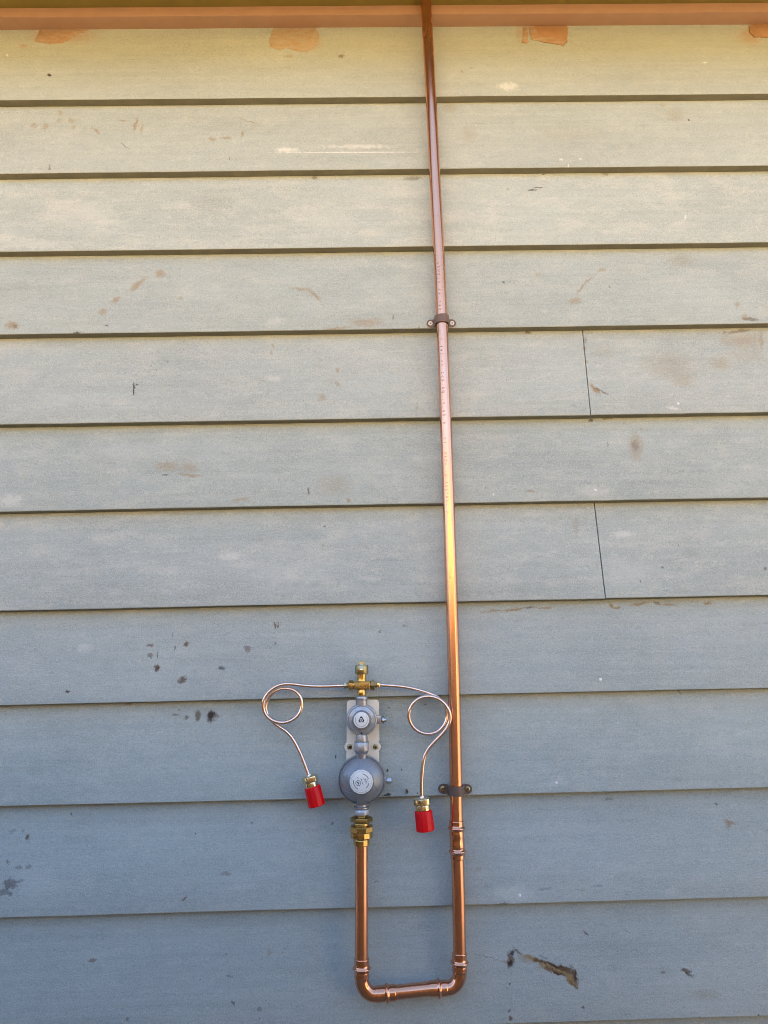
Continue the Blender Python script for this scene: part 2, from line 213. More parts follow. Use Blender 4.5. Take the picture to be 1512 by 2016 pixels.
MARK_COL = {'S': (.29, .20, .085), 'B': (.115, .066, .036), 'C': (.025, .016, .011), 'W': (.66, .68, .66),
            'G': (.12, .12, .125), 'P': (.40, .235, .12), 'Q': (.42, .315, .195)}
PAINT = (.385, .438, .440)
CHALK = {0: .1, 1: .25, 2: .75, 3: .4, 4: .5, 5: .45, 6: .7, 7: .35, 8: .4, 9: .25, 10: .2}
TINT = {0: (1.02, 1.0, .95), 1: (1.01, 1.0, .98), 2: (1.03, 1.03, 1.03), 3: (.97, .98, .99), 4: (1.0, 1.0, 1.01), 5: (.96, .97, .97), 6: (1.0, 1.0, 1.0), 7: (.98, .99, 1.0), 8: (1.03, 1.03, 1.01), 9: (1.0, 1.0, 1.0), 10: (.97, .98, .99)}
def board_material(row):
    m, nt, b = new_mat('grey_board_paint_%d' % row if False else 'grey_board_paint')
    oc = obj_coord(nt)
    off = mapping(nt, oc, loc=(row*3.17, 0, row*1.31))
    big = noise_tex(nt, mapping(nt, off, scale=(2.2, 6, 6)), 1.6, 3).outputs[0]
    med = noise_tex(nt, mapping(nt, off, scale=(1, 1, 1.9)), 42, 5, .65).outputs[0]
    patch = noise_tex(nt, mapping(nt, off, scale=(1, 1, 3.2)), 12, 6, .75).outputs[0]
    fine = noise_tex(nt, off, 520, 2, .7).outputs[0]
    grain = noise_tex(nt, mapping(nt, off, scale=(.35, 1, 1.6)), 260, 3, .7).outputs[0]
    v = math_node(nt, 'ADD', map_range(nt, big, .25, .75, -.08, .08), map_range(nt, med, .3, .7, -.045, .045))
    v = math_node(nt, 'ADD', v, map_range(nt, fine, .25, .75, -.19, .19))
    v = math_node(nt, 'ADD', v, map_range(nt, grain, .3, .7, -.05, .05))
    streak = noise_tex(nt, mapping(nt, off, scale=(3, 1, 130)), 1.0, 4, .65).outputs[0]
    v = math_node(nt, 'ADD', v, map_range(nt, streak, .3, .7, -.055, .055))
    v = math_node(nt, 'ADD', v, 1.0)
    hsv = N(nt, 'ShaderNodeHueSaturation'); tn = TINT.get(row, (1, 1, 1)); hsv.inputs['Color'].default_value = (PAINT[0]*tn[0], PAINT[1]*tn[1], PAINT[2]*tn[2], 1)
    L(nt, v, hsv.inputs['Value']); col = hsv.outputs[0]
    # chalky rubbed patches and faint grime
    chalk = map_range(nt, math_node(nt, 'MULTIPLY_ADD', fine, .5, patch), .72, .95, 0, CHALK.get(row, .3))
    col = mix_col(nt, chalk, col, (.55, .575, .545))
    grime = map_range(nt, math_node(nt, 'MULTIPLY_ADD', grain, .4, noise_tex(nt, off, 7, 4, .7).outputs[0]), .82, 1.08, 0, .28)
    col = mix_col(nt, grime, col, (.31, .30, .25))
    # small dark flecks
    vor = N(nt, 'ShaderNodeTexVoronoi'); vor.inputs['Scale'].default_value = 34; L(nt, off, vor.inputs['Vector'])
    sel = N(nt, 'ShaderNodeSeparateColor'); L(nt, vor.outputs['Color'], sel.inputs[0])
    rad = map_range(nt, sel.outputs[0], .80, 1.0, 0, .055)
    fl = math_node(nt, 'LESS_THAN', math_node(nt, 'MULTIPLY_ADD', fine, .03, vor.outputs['Distance']), rad)
    col = mix_col(nt, math_node(nt, 'MULTIPLY', fl, .6), col, (.07, .055, .045))
    marks = MARKS.get(row, [])
    if marks:
        sp = N(nt, 'ShaderNodeSeparateXYZ'); L(nt, oc, sp.inputs[0])
        cb = N(nt, 'ShaderNodeCombineXYZ'); L(nt, sp.outputs[0], cb.inputs[0]); L(nt, sp.outputs[2], cb.inputs[1])
        wz = noise_tex(nt, oc, 75, 3, .7)
        wv = N(nt, 'ShaderNodeVectorMath', operation='MULTIPLY_ADD')
        sub = N(nt, 'ShaderNodeVectorMath', operation='SUBTRACT'); L(nt, wz.outputs['Color'], sub.inputs[0]); sub.inputs[1].default_value = (.5, .5, .5)
        L(nt, sub.outputs[0], wv.inputs[0]); wv.inputs[1].default_value = (.013, .012, 0); L(nt, cb.outputs[0], wv.inputs[2])
        pv = wv.outputs[0]
        brk = noise_tex(nt, oc, 170, 4, .7).outputs[0]
        for (cx, cz, ang, hl, hr, kind, op) in marks:
            loc = mapping(nt, cb.outputs[0] if kind == 'W' and hr < .002 else pv, scale=(hl*1.15, hr*1.2, 1), loc=(cx, cz, 0), rot=(0, 0, ang), kind='TEXTURE')
            ln = N(nt, 'ShaderNodeVectorMath', operation='LENGTH'); L(nt, loc, ln.inputs[0])
            d = ln.outputs['Value']
            if kind in 'SPQ':
                st = noise_tex(nt, mapping(nt, loc, scale=(.9, 2.2, 1), loc=(cx*37, cz*53, 0)), 2.4, 3, .75).outputs[0]
                d = math_node(nt, 'MULTIPLY_ADD', st, 1.5, d)
                d = math_node(nt, 'MULTIPLY_ADD', brk, .7, d)
                msk = map_range(nt, d, 1.45, 2.15, op*(.78 if hr > .009 else .95) if kind == 'S' else op, 0)
            elif kind == 'W':
                d = math_node(nt, 'MULTIPLY_ADD', brk, 1.9, d)
                msk = map_range(nt, d, 1.35, 2.0, op, 0)
            elif kind == 'G':
                d = math_node(nt, 'MULTIPLY_ADD', brk, 2.0, d)
                msk = map_range(nt, d, 1.45, 1.75, op, 0)
            else:
                d = math_node(nt, 'MULTIPLY_ADD', brk, 1.6, d)
                msk = map_range(nt, d, 1.3, 1.75, op, 0)
            col = mix_col(nt, msk, col, MARK_COL[kind])
    L(nt, col, b.inputs['Base Color'])
    b.inputs['Roughness'].default_value = .62; b.inputs['Specular IOR Level'].default_value = .32
    hgt = math_node(nt, 'ADD', fine, math_node(nt, 'MULTIPLY', grain, .8))
    bump(nt, b, hgt, .35, .0012)
    return m

def simple_mat(name, col, rough, metal=0.0, spec=.5, var=.0, vscale=60, bmp=0.0, bscale=400, rvar=0.0, coat=0.0):
    m, nt, b = new_mat(name)
    oc = obj_coord(nt)
    n1 = noise_tex(nt, oc, vscale, 4, .65).outputs[0]
    hsv = N(nt, 'ShaderNodeHueSaturation'); hsv.inputs['Color'].default_value = (*col, 1)
    L(nt, map_range(nt, n1, .25, .75, 1-var, 1+var), hsv.inputs['Value'])
    L(nt, hsv.outputs[0], b.inputs['Base Color'])
    b.inputs['Metallic'].default_value = metal; b.inputs['Specular IOR Level'].default_value = spec
    n2 = noise_tex(nt, oc, vscale*2.3, 3, .6).outputs[0]
    L(nt, map_range(nt, n2, .3, .7, max(.02, rough-rvar), rough+rvar), b.inputs['Roughness'])
    b.inputs['Coat Weight'].default_value = coat
    if bmp:
        bump(nt, b, noise_tex(nt, oc, bscale, 2, .6).outputs[0], bmp, .0006)
    return m

def copper_mat(name, rough, tarnish, streak, ca=(.85, .44, .30), cb=(.77, .36, .20)):
    m, nt, b = new_mat(name)
    oc = obj_coord(nt)
    st = noise_tex(nt, mapping(nt, oc, scale=(1, 1, .045)), 380, 3, .6).outputs[0]
    cl = noise_tex(nt, mapping(nt, oc, scale=(1, 1, .3)), 26, 5, .65).outputs[0]
    sp = noise_tex(nt, mapping(nt, oc, scale=(1, 1, .55)), 230, 4, .7).outputs[0]
    col = mix_col(nt, map_range(nt, cl, .35, .75, 0, 1), ca, cb)
    col = mix_col(nt, map_range(nt, st, .5, .8, 0, .35*streak), col, (.62, .27, .14))
    spots = map_range(nt, math_node(nt, 'MULTIPLY_ADD', cl, .5, sp), .97-.12*tarnish, 1.03-.1*tarnish, 0, .8)
    col = mix_col(nt, spots, col, (.16, .05, .03))
    L(nt, col, b.inputs['Base Color']); b.inputs['Metallic'].default_value = 1.0
    r = math_node(nt, 'ADD', map_range(nt, cl, .3, .7, rough*.7, rough*1.35), map_range(nt, st, .4, .8, 0, .12*streak))
    r = math_node(nt, 'ADD', r, math_node(nt, 'MULTIPLY', spots, .3))
    L(nt, r, b.inputs['Roughness'])
    bump(nt, b, math_node(nt, 'ADD', st, math_node(nt, 'MULTIPLY', sp, .4)), .10*streak, .0004)
    return m

def ink_on_copper(name):
    m, nt, b = new_mat(name)
    oc = obj_coord(nt)
    n = noise_tex(nt, oc, 420, 3, .7).outputs[0]
    k = map_range(nt, n, .34, .48, 0, 1)
    L(nt, mix_col(nt, k, (.80, .44, .30), (.17, .065, .055)), b.inputs['Base Color'])
    L(nt, math_node(nt, 'SUBTRACT', 1.0, math_node(nt, 'MULTIPLY', k, .8)), b.inputs['Metallic'])
    b.inputs['Roughness'].default_value = .35
    return m

M_COPPER = copper_mat('drawn_copper', .21, .22, .4)
M_FIT = copper_mat('polished_copper', .085, .15, .25)
M_TUBE = copper_mat('small_bore_copper', .17, .0, .3, (.97, .78, .70), (.90, .64, .53))
M_INK = ink_on_copper('faded_pipe_print')
M_BRASS = simple_mat('brass', (.62, .42, .155), .24, 1.0, var=.14, vscale=180, bmp=.04, bscale=700, rvar=.07)
M_BRASSD = simple_mat('dull_brass', (.45, .31, .12), .33, 1.0, var=.16, vscale=160, bmp=.09, bscale=600, rvar=.08)
M_KNOB = simple_mat('olive_brass', (.40, .33, .17), .36, 1.0, var=.12, vscale=170, bmp=.06, bscale=600, rvar=.06)
M_BRASSP = simple_mat('pale_plated_brass', (.80, .70, .47), .16, 1.0, var=.08, vscale=150, bmp=.06, bscale=600, rvar=.05)
M_ZINC = simple_mat('grey_regulator_paint', (.42, .445, .485), .30, .35, var=.07, vscale=120, bmp=.12, bscale=900, rvar=.06)
M_ZINCD = simple_mat('dark_grey_regulator_paint', (.28, .295, .33), .32, .3, var=.07, vscale=120, bmp=.12, bscale=900, rvar=.06)
M_CAST = simple_mat('cast_alloy', (.42, .43, .47), .36, .8, var=.10, vscale=150, bmp=.07, bscale=700, rvar=.05)
M_PALE = simple_mat('pale_plated_steel', (.50, .52, .57), .34, .6, var=.06, vscale=150, rvar=.05)
M_CHROME = simple_mat('bright_steel', (.40, .41, .44), .16, 1.0, var=.05, vscale=200, rvar=.04)
M_PLATE = simple_mat('off_white_powder_coat', (.86, .80, .69), .42, 0, .45, var=.04, vscale=50, bmp=.06, bscale=500, rvar=.05)
M_RED = simple_mat('red_plastic', (.74, .002, .008), .34, 0, .3, var=.05, vscale=60, bmp=.04, bscale=300, rvar=.05)
M_CLIP = simple_mat('brown_powder_coat', (.15, .095, .075), .45, 0, .5, var=.10, vscale=90, bmp=.15, bscale=700, rvar=.06)
M_WHITE_SCREW = simple_mat('pale_screw_plating', (.80, .79, .74), .35, .15, var=.05, vscale=200, rvar=.05)
M_BRASS_SCREW = simple_mat('yellow_zinc_screw', (.46, .37, .18), .34, .9, var=.15, vscale=300, rvar=.06)
M_LABEL = simple_mat('white_foil_label', (.82, .84, .85), .30, .0, .5, var=.03, vscale=80, rvar=.05)
M_INKB = simple_mat('blue_black_ink', (.018, .022, .05), .45, 0, .4, var=.1)
M_INKG = simple_mat('grey_ink', (.16, .17, .21), .5, 0, .4, var=.1)
M_LIP_SHADE = simple_mat('shaded_lip_underside', (.20, .192, .14), .8, 0, .2, var=.18, vscale=25)  # shade under the board lips, put into the colour
M_PRIMER = simple_mat('pink_primer', (.45, .27, .175), .6, 0, .3, var=.06, vscale=30, bmp=.25, bscale=250, rvar=.06)
M_PUTTY = simple_mat('orange_filler', (.37, .215, .118), .7, 0, .25, var=.10, vscale=70, bmp=.6, bscale=160, rvar=.05)
M_PUTTY_PALE = simple_mat('pale_filler', (.37, .275, .168), .7, 0, .25, var=.07, vscale=50, bmp=.45, bscale=160, rvar=.05)
M_SOFFIT = simple_mat('ochre_eave_lining', (.29, .22, .05), .6, 0, .3, var=.08, vscale=20, bmp=.2, bscale=200)
M_FASCIA = simple_mat('cream_fascia', (.60, .50, .34), .5, 0, .4, var=.05)
M_ROOF = simple_mat('roof_sheet', (.25, .24, .23), .5, 0, .4, var=.05)
M_DARK = simple_mat('dark_building_paper', (.03, .028, .025), .8, 0, .2, var=.1)
M_NAIL = simple_mat('white_filled_nail', (.80, .80, .80), .4, 0, .4, var=.04)
def ground_mat():
    m, nt, b = new_mat('dry_ground')
    oc = obj_coord(nt)
    n = noise_tex(nt, oc, .8, 6, .6).outputs[0]; n2 = noise_tex(nt, oc, 60, 4, .7).outputs[0]
    c = mix_col(nt, map_range(nt, n, .3, .7, 0, 1), (.30, .245, .16), (.26, .205, .13))
    L(nt, mix_col(nt, map_range(nt, n2, .3, .8, 0, .5), c, (.20, .16, .10)), b.inputs['Base Color'])
    b.inputs['Roughness'].default_value = .9
    bump(nt, b, n2, .6, .01); return m

# ------------------------------------------------------------------ mesh helpers
def frame(axis, ref=None):
    a = Vector(axis).normalized()
    r = Vector(ref) if ref else (Vector((0, -1, 0)) if abs(a.y) < .9 else Vector((0, 0, 1)))
    u = (r - a*r.dot(a)).normalized(); v = a.cross(u)
    return u, v, a
class MB:
    def __init__(s): s.v = []; s.f = []
    def ring(s, pts):
        i = len(s.v); s.v += [Vector(p) for p in pts]; return list(range(i, i+len(pts)))
    def bridge(s, a, b):
        n = len(a)
        for i in range(n): s.f.append((a[i], a[(i+1) % n], b[(i+1) % n], b[i]))
    def lathe(s, prof, n, O=(0, 0, 0), axis=(0, 0, 1), ref=None, phase=0.0, caps=True):
        u, v, a = frame(axis, ref); O = Vector(O); prev = None; first = None
        for r, h in prof:
            ring = s.ring([O + a*h + (u*math.cos(phase+2*math.pi*k/n) + v*math.sin(phase+2*math.pi*k/n))*max(r, 1e-6) for k in range(n)])
            if prev: s.bridge(prev, ring)
            else: first = ring
            prev = ring
        if caps:
            s.f.append(tuple(reversed(first))); s.f.append(tuple(prev))
        return s
    def tube(s, pts, rad, n=20, caps=True):
        pts = [Vector(p) for p in pts]; m = len(pts)
        if not isinstance(rad, (list, tuple)): rad = [rad]*m
        T = [(pts[min(i+1, m-1)] - pts[max(i-1, 0)]).normalized() for i in range(m)]
        u, v, _ = frame(T[0]); prev = None; first = None
        for i in range(m):
            u = (u - T[i]*u.dot(T[i])).normalized(); v = T[i].cross(u)
            ring = s.ring([pts[i] + (u*math.cos(2*math.pi*k/n) + v*math.sin(2*math.pi*k/n))*rad[i] for k in range(n)])
            if prev: s.bridge(prev, ring)
            else: first = ring
            prev = ring
        if caps: s.f.append(tuple(reversed(first))); s.f.append(tuple(prev))
        return s
    def box(s, lo, hi):
        x0, y0, z0 = lo; x1, y1, z1 = hi
        i = len(s.v)
        s.v += [Vector(p) for p in ((x0,y0,z0),(x1,y0,z0),(x1,y1,z0),(x0,y1,z0),(x0,y0,z1),(x1,y0,z1),(x1,y1,z1),(x0,y1,z1))]
        for q in ((0,3,2,1),(4,5,6,7),(0,1,5,4),(1,2,6,5),(2,3,7,6),(3,0,4,7)): s.f.append(tuple(i+k for k in q))
        return s
    def prism(s, outline, y0, y1):
        """outline of (x, z); y0 front, y1 back"""
        a = s.ring([(x, y0, z) for x, z in outline]); b = s.ring([(x, y1, z) for x, z in outline])
        s.bridge(a, b); s.f.append(tuple(reversed(a))); s.f.append(tuple(b)); return s
    def build(s, name, mat, parent=None, bevel=0.0, seg=2, sharp=38, tri=False):
        off = parent_loc(parent)
        me = bpy.data.meshes.new(name)
        me.from_pydata([p - off for p in s.v], [], s.f)
        bm = bmesh.new(); bm.from_mesh(me)
        bmesh.ops.recalc_face_normals(bm, faces=bm.faces)
        if bevel:
            ed = [e for e in bm.edges if len(e.link_faces) == 2 and e.calc_face_angle(0) > math.radians(35)]
            bmesh.ops.bevel(bm, geom=ed, offset=bevel, segments=seg, profile=.5, affect='EDGES', clamp_overlap=True)
        bm.to_mesh(me); bm.free()
        me.polygons.foreach_set('use_smooth', [True]*len(me.polygons))
        me.set_sharp_from_angle(angle=math.radians(sharp))
        me.materials.append(mat)
        o = bpy.data.objects.new(name, me); COL.objects.link(o)
        if parent: o.parent = parent
        return o
def parent_loc(p):
    l = Vector((0, 0, 0))
    while p is not None: l = l + p.location; p = p.parent
    return l
def thing(name, label, cat, loc=(0, 0, 0), group=None):
    o = bpy.data.objects.new(name, None); COL.objects.link(o); o.location = loc
    o.empty_display_size = .05
    o['label'] = label; o['category'] = cat
    if group: o['group'] = group
    return o
def spline(pts, per=8):
    P = [Vector(p) for p in pts]; out = []
    for i in range(len(P)-1):
        p0, p1, p2, p3 = P[max(i-1, 0)], P[i], P[i+1], P[min(i+2, len(P)-1)]
        for k in range(per):
            t = k/per
            out.append(.5*((2*p1) + (p2-p0)*t + (2*p0-5*p1+4*p2-p3)*t*t + (3*p1-p0-3*p2+p3)*t**3))
    out.append(P[-1]); return out
def smooth_path(pts, it=2):
    P = [Vector(p) for p in pts]
    for _ in range(it):
        P = [P[0]] + [(P[i-1] + P[i]*2 + P[i+1])/4 for i in range(1, len(P)-1)] + [P[-1]]
    return P

# ------------------------------------------------------------------ ground
g = MB(); g.box((-60, -80, -.3), (60, 40, 0))
go = g.build('ground', ground_mat()); go['kind'] = 'structure'

def path_mat():
    m, nt, b = new_mat('concrete_path'); oc = obj_coord(nt)
    n = noise_tex(nt, oc, 3, 6, .65).outputs[0]
    L(nt, mix_col(nt, map_range(nt, n, .3, .7, 0, 1), (.20, .165, .12), (.25, .21, .155)), b.inputs['Base Color'])
    b.inputs['Roughness'].default_value = .85; return m
po = MB().box((-12, -1.72, .004), (12, .06, .05)).build('path', path_mat()); po['kind'] = 'structure'
# ------------------------------------------------------------------ side fence across the passage (behind the camera, seen in the copper)
FENCE_Y, FENCE_H, FX0, FX1 = -1.70, 1.55, -6.5, 1.8
def fence_mat():
    m, nt, b = new_mat('grey_stained_timber')
    oc = obj_coord(nt)
    n = noise_tex(nt, mapping(nt, oc, scale=(8, 8, .6)), 9, 4, .6).outputs[0]
    L(nt, mix_col(nt, map_range(nt, n, .3, .7, 0, 1), (.42, .275, .155), (.31, .20, .11)), b.inputs['Base Color'])
    b.inputs['Roughness'].default_value = .75; return m
M_FENCE = fence_mat()
M_ADDED_SCREEN = simple_mat('dark_added_timber', (.05, .04, .032), .7, 0, .3, var=.15, vscale=12)  # dark tone for the added screen reflected in the copper
fence = thing('paling_fence', 'low grey timber paling fence facing the weatherboard wall', 'fence', (0, FENCE_Y, 0))
pm = MB().box((-.049, FENCE_Y-.016, .03), (.049, FENCE_Y, FENCE_H)).build('paling', M_FENCE, fence, bevel=.002, seg=1)
pm.location = (FX0+.05, 0, 0); k = FX0+.151
while k < FX1:
    c = pm.copy(); COL.objects.link(c); c.parent = fence; c.location = (k, 0, random.uniform(-.006, .006)); k += .101
for z in (.30, .95, 1.5):
    MB().box((FX0, FENCE_Y-.054, z-.035), (FX1, FENCE_Y-.0175, z+.035)).build('rail', M_FENCE, fence)

# unseen dark palings added on the left to darken the copper reflections
added_screen = thing('added_dark_screen', 'dark timber screen added out of view to darken the left side of the copper', 'added_screen', (-2.8, -.9, 0))
gm = MB().box((-2.82, -1.66, .05), (-2.80, -1.562, 1.65)).build('paling', M_ADDED_SCREEN, added_screen, bevel=.002, seg=1)
for k in range(1, 15):
    c = gm.copy(); COL.objects.link(c); c.parent = added_screen; c.location = (0, k*.101, random.uniform(-.004, .004))
for z in (.4, 1.5):
    MB().box((-2.799, -1.66, z-.04), (-2.76, -.14, z+.04)).build('rail', M_ADDED_SCREEN, added_screen)
# neighbour's rendered house across the way, its sunny side facing the wall
def render_mat():
    m, nt, b = new_mat('warm_render'); oc = obj_coord(nt)
    n = noise_tex(nt, oc, 2.0, 6, .65).outputs[0]
    L(nt, mix_col(nt, map_range(nt, n, .3, .7, 0, 1), (.55, .375, .145), (.48, .32, .12)), b.inputs['Base Color'])
    b.inputs['Roughness'].default_value = .85; return m
NY, NH = -6.5, 2.95
nb = thing('rendered_house', 'low ochre rendered house with a dark roof beyond the paling fence', 'house', (0, NY, 0))
MB().box((-9, NY-6, 0), (9, NY, NH)).build('wall', render_mat(), nb)
rf = MB(); a = rf.ring([(-9.3, NY+.25, NH-.05), (-9.3, NY-3, NH+1.0), (-9.3, NY-6.25, NH-.05)]); b_ = rf.ring([(9.3, NY+.25, NH-.05), (9.3, NY-3, NH+1.0), (9.3, NY-6.25, NH-.05)])
rf.bridge(a, b_); rf.f += [tuple(reversed(a)), tuple(b_)]; rf.build('roof', M_ROOF, nb)
for wx in (-5.2, 4.6):
    MB().box((wx-.6, NY-.02, .9), (wx+.6, NY+.03, 2.1)).build('window', M_DARK, nb)

# ------------------------------------------------------------------ weatherboard wall
LIPS = [2.3128, 2.1689, 2.0214, 1.8715, 1.7148, 1.5702, 1.4131, 1.2690, 1.1215, .9670, .8068, .6550, .5030, .3520, .2010]
T = .0156; TH = .0145
wall = thing('weatherboard_wall', 'grey painted weatherboard house wall with dirt scuffs, capped by a pink primed strip', 'house wall', (0, 0, 0))
board_mats = {}
def add_board(row, x0, x1, dy=0.0, dz=0.0, slant0=0.0, slant1=0.0):
    zl = LIPS[row] + dz; zu = LIPS[row-1] if row else 2.4628
    slope = T/(zu - zl); top = zu + (.024 if row else .030)
    ln = math.hypot(1, slope); nx, nz = 1/ln, -slope/ln     # inward normal of the face (y, z)
    prof = []
    rb = .0016                                               # eased bottom arris
    prof.append((T*.0 + TH*nx, zl + TH*nz))                  # back bottom
    for k in range(5):
        a = math.radians(90*k/4)
        # corner centre
        cy, cz = rb*nx + slope*rb/ln, zl + rb*nz + rb/ln
        prof.append((cy - (rb*math.sin(a)*nx - 0) - rb*math.cos(a)*(slope/ln), cz - rb*math.sin(a)*nz - rb*math.cos(a)/ln))
    for fz in (.25, .5, .75, 1.0):
        z = zl + (top - zl)*fz; prof.append((slope*(z - zl), z))
    prof.append((prof[-1][0] + TH*nx, top + TH*nz))
    n = max(6, int((x1-x0)/.045)); mb = MB(); prev = None
    for i in range(n+1):
        f = i/n; ring = []
        for (yy, zz) in prof:
            s0 = slant0*(zl+.15-zz)/.15; s1 = slant1*(zl+.15-zz)/.15
            x = (x0+s0) + (x1+s1-x0-s0)*f
            w1 = mnoise.noise(Vector((x*2.1, row*7.3, .5)))*.0009
            w2 = mnoise.noise(Vector((x*1.7, row*3.1, 4.5)))*.0007
            e = mnoise.noise(Vector((x*38, row*5.7, 9.5)))*.0004 if zz < zl+.004 else 0
            ring.append((x, yy + dy + w2*.6, zz + (w1 if zz < zl+.01 else 0) + e))
        ring = mb.ring(ring)
        if prev: mb.bridge(prev, ring)
        else: first = ring
        prev = ring
    mb.f.append(tuple(reversed(first))); mb.f.append(tuple(prev))
    if row not in board_mats: board_mats[row] = board_material(row)
    bd = mb.build('weatherboard', board_mats[row], wall, sharp=50)
    bd.data.materials.append(M_LIP_SHADE)                          # undersides coloured darker to deepen their shade
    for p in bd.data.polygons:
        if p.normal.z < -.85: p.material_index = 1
    return bd
XL, XR = -2.6, 2.6
boards = {}
for r in range(len(LIPS)):
    if r == 4:
        boards[r] = add_board(r, XL, .3661, slant1=-.0012); add_board(r, .3675, XR, dy=-.0003, dz=.0004, slant0=-.0012)
    elif r == 6:
        boards[r] = add_board(r, XL, .3648, slant1=.0022, dy=-.0004, dz=-.0008); add_board(r, .3666, XR, slant0=.0022)
    else:
        boards[r] = add_board(r, XL, XR)
MB().box((XL, .034, 0), (XR, .05, 2.62)).build('wall_lining', M_DARK, wall)
# pink primed strip under the eave lining
bt = MB(); n = 60; prev = None
for i in range(n+1):
    x = XL + (XR-XL)*i/n; w = mnoise.noise(Vector((x*3, 1, 2)))*.0005
    c = .0022
    prof = [(.0300, 2.4710+w), (-.0115+c, 2.4712+w), (-.0115+c*.3, 2.4712+c*.3+w), (-.0115, 2.4712+c+w), (-.0115, 2.4900), (.0300, 2.4900)]
    ring = bt.ring([(x, y, z) for y, z in prof])
    if prev: bt.bridge(prev, ring)
    else: first = ring
    prev = ring
bt.f.append(tuple(reversed(first))); bt.f.append(tuple(prev))
bo = bt.build('cover_strip', M_PRIMER, wall); bo['label'] = 'pink primed timber cover strip'
EAVE = -.21
MB().box((XL-.2, EAVE, 2.4903), (XR+.2, .034, 2.500)).build('eave_lining', M_SOFFIT, wall)
MB().box((XL-.2, EAVE-.022, 2.448), (XR+.2, EAVE-.001, 2.64)).build('fascia', M_FASCIA, wall)
rf = MB(); a = rf.ring([(XL-.25, EAVE-.06, 2.645), (XR+.25, EAVE-.06, 2.645), (XR+.25, 2.2, 3.50), (XL-.25, 2.2, 3.50)])
b_ = rf.ring([(XL-.25, EAVE-.06, 2.665), (XR+.25, EAVE-.06, 2.665), (XR+.25, 2.2, 3.52), (XL-.25, 2.2, 3.52)])
rf.bridge(a, b_); rf.f += [tuple(reversed(a)), tuple(b_)]
rf.build('roof', M_ROOF, wall)
def smear_mat(name, a, b_):
    m, nt, b = new_mat(name); oc = obj_coord(nt)
    st = noise_tex(nt, mapping(nt, oc, scale=(1, 1, 3.2)), 55, 5, .75).outputs[0]
    fi = noise_tex(nt, oc, 420, 2, .7).outputs[0]
    c = mix_col(nt, map_range(nt, st, .34, .62, 0, 1), b_, a)
    hs = N(nt, 'ShaderNodeHueSaturation'); L(nt, c, hs.inputs['Color']); L(nt, map_range(nt, fi, .25, .75, .86, 1.14), hs.inputs['Value'])
    L(nt, hs.outputs[0], b.inputs['Base Color']); b.inputs['Roughness'].default_value = .7
    bump(nt, b, st, .5, .0012); return m
M_SMEAR = smear_mat('brushed_orange_smear', (.36, .205, .11), (.40, .33, .245))
M_SMEAR_PALE = smear_mat('brushed_pale_smear', (.40, .29, .18), (.41, .37, .30))
# filler smeared along the top board
def face_y(z, row):
    zl = LIPS[row]; zu = LIPS[row-1] if row else 2.4628
    return T*(z-zl)/(zu-zl)
def putty(outline, row, mat, thick, name='filler_patch'):
    pts = []
    m = len(outline)
    for i in range(m):
        a, b = Vector((*outline[i], 0)), Vector((*outline[(i+1) % m], 0))
        k = max(1, int((b-a).length/.0025))
        for j in range(k):
            p = a.lerp(b, j/k)
            q = Vector((mnoise.noise(p*260), mnoise.noise(p*260 + Vector((9, 9, 9))), 0))*.0026
            if p.y > 2.4695: q *= 0
            pts.append((p.x+q.x, min(p.y+q.y, 2.4702)))
    mb = MB()
    fr = mb.ring([(x, face_y(z, row)-thick, z) for x, z in pts]); bk = mb.ring([(x, face_y(z, row)+.0008, z) for x, z in pts])
    mb.bridge(fr, bk); mb.f += [tuple(reversed(fr)), tuple(bk)]
    o = mb.build(name, mat, boards[row], bevel=thick*.35, seg=1, sharp=60)
    return o
putty([(-.592,2.4702),(-.4995,2.4702),(-.5065,2.4655),(-.5244,2.4597),(-.5344,2.4482),(-.55,2.440),(-.5728,2.438),(-.590,2.4410),(-.600,2.4450),(-.596,2.4582)], 0, M_SMEAR, .00035)
putty([(-.1656,2.4702),(-.0862,2.4702),(-.0806,2.4531),(-.0862,2.4299),(-.1,2.415),(-.1204,2.4164),(-.1408,2.4235),(-.1528,2.4202),(-.1705,2.4261),(-.1717,2.4424)], 0, M_SMEAR_PALE, .0004)
putty([(.2965,2.4690),(.3040,2.4702),(.3050,2.4560),(.3035,2.4440),(.3050,2.4330),(.2990,2.4300),(.2925,2.4332),(.2957,2.4518)], 0, M_SMEAR, .0010)
putty([(.3075,2.4702),(.3792,2.4702),(.38,2.4581),(.3752,2.4347),(.3686,2.4242),(.3456,2.4291),(.3110,2.4388),(.3085,2.4500)], 0, M_SMEAR, .0014)
putty([(.318,2.4702),(.3792,2.4702),(.378,2.452),(.372,2.437),(.345,2.443),(.325,2.449)], 0, M_PUTTY, .0019)
putty([(.7194,2.4665),(.7280,2.4702),(.7809,2.4702),(.7758,2.4378),(.7429,2.4393),(.7241,2.4407),(.7165,2.4525)], 0, M_PUTTY, .0022)
for (x, z, row) in [(.3647, 1.5879, 5), (.3512, 1.2869, 7), (.2725, 1.1349, 8), (.2084, .978, 9), (.5135, 1.732, 4)]:
    y = face_y(z, row)
    mb = MB(); mb.lathe([(.0026, 0), (.0025, .0005), (.0019, .0010), (.0007, .0013)], 12, (x, y+.0002, z), (0, -1, 0))
    o = mb.build('nail_head', M_NAIL, boards[row], sharp=80)
    o.rotation_euler = (0, 0, 0)

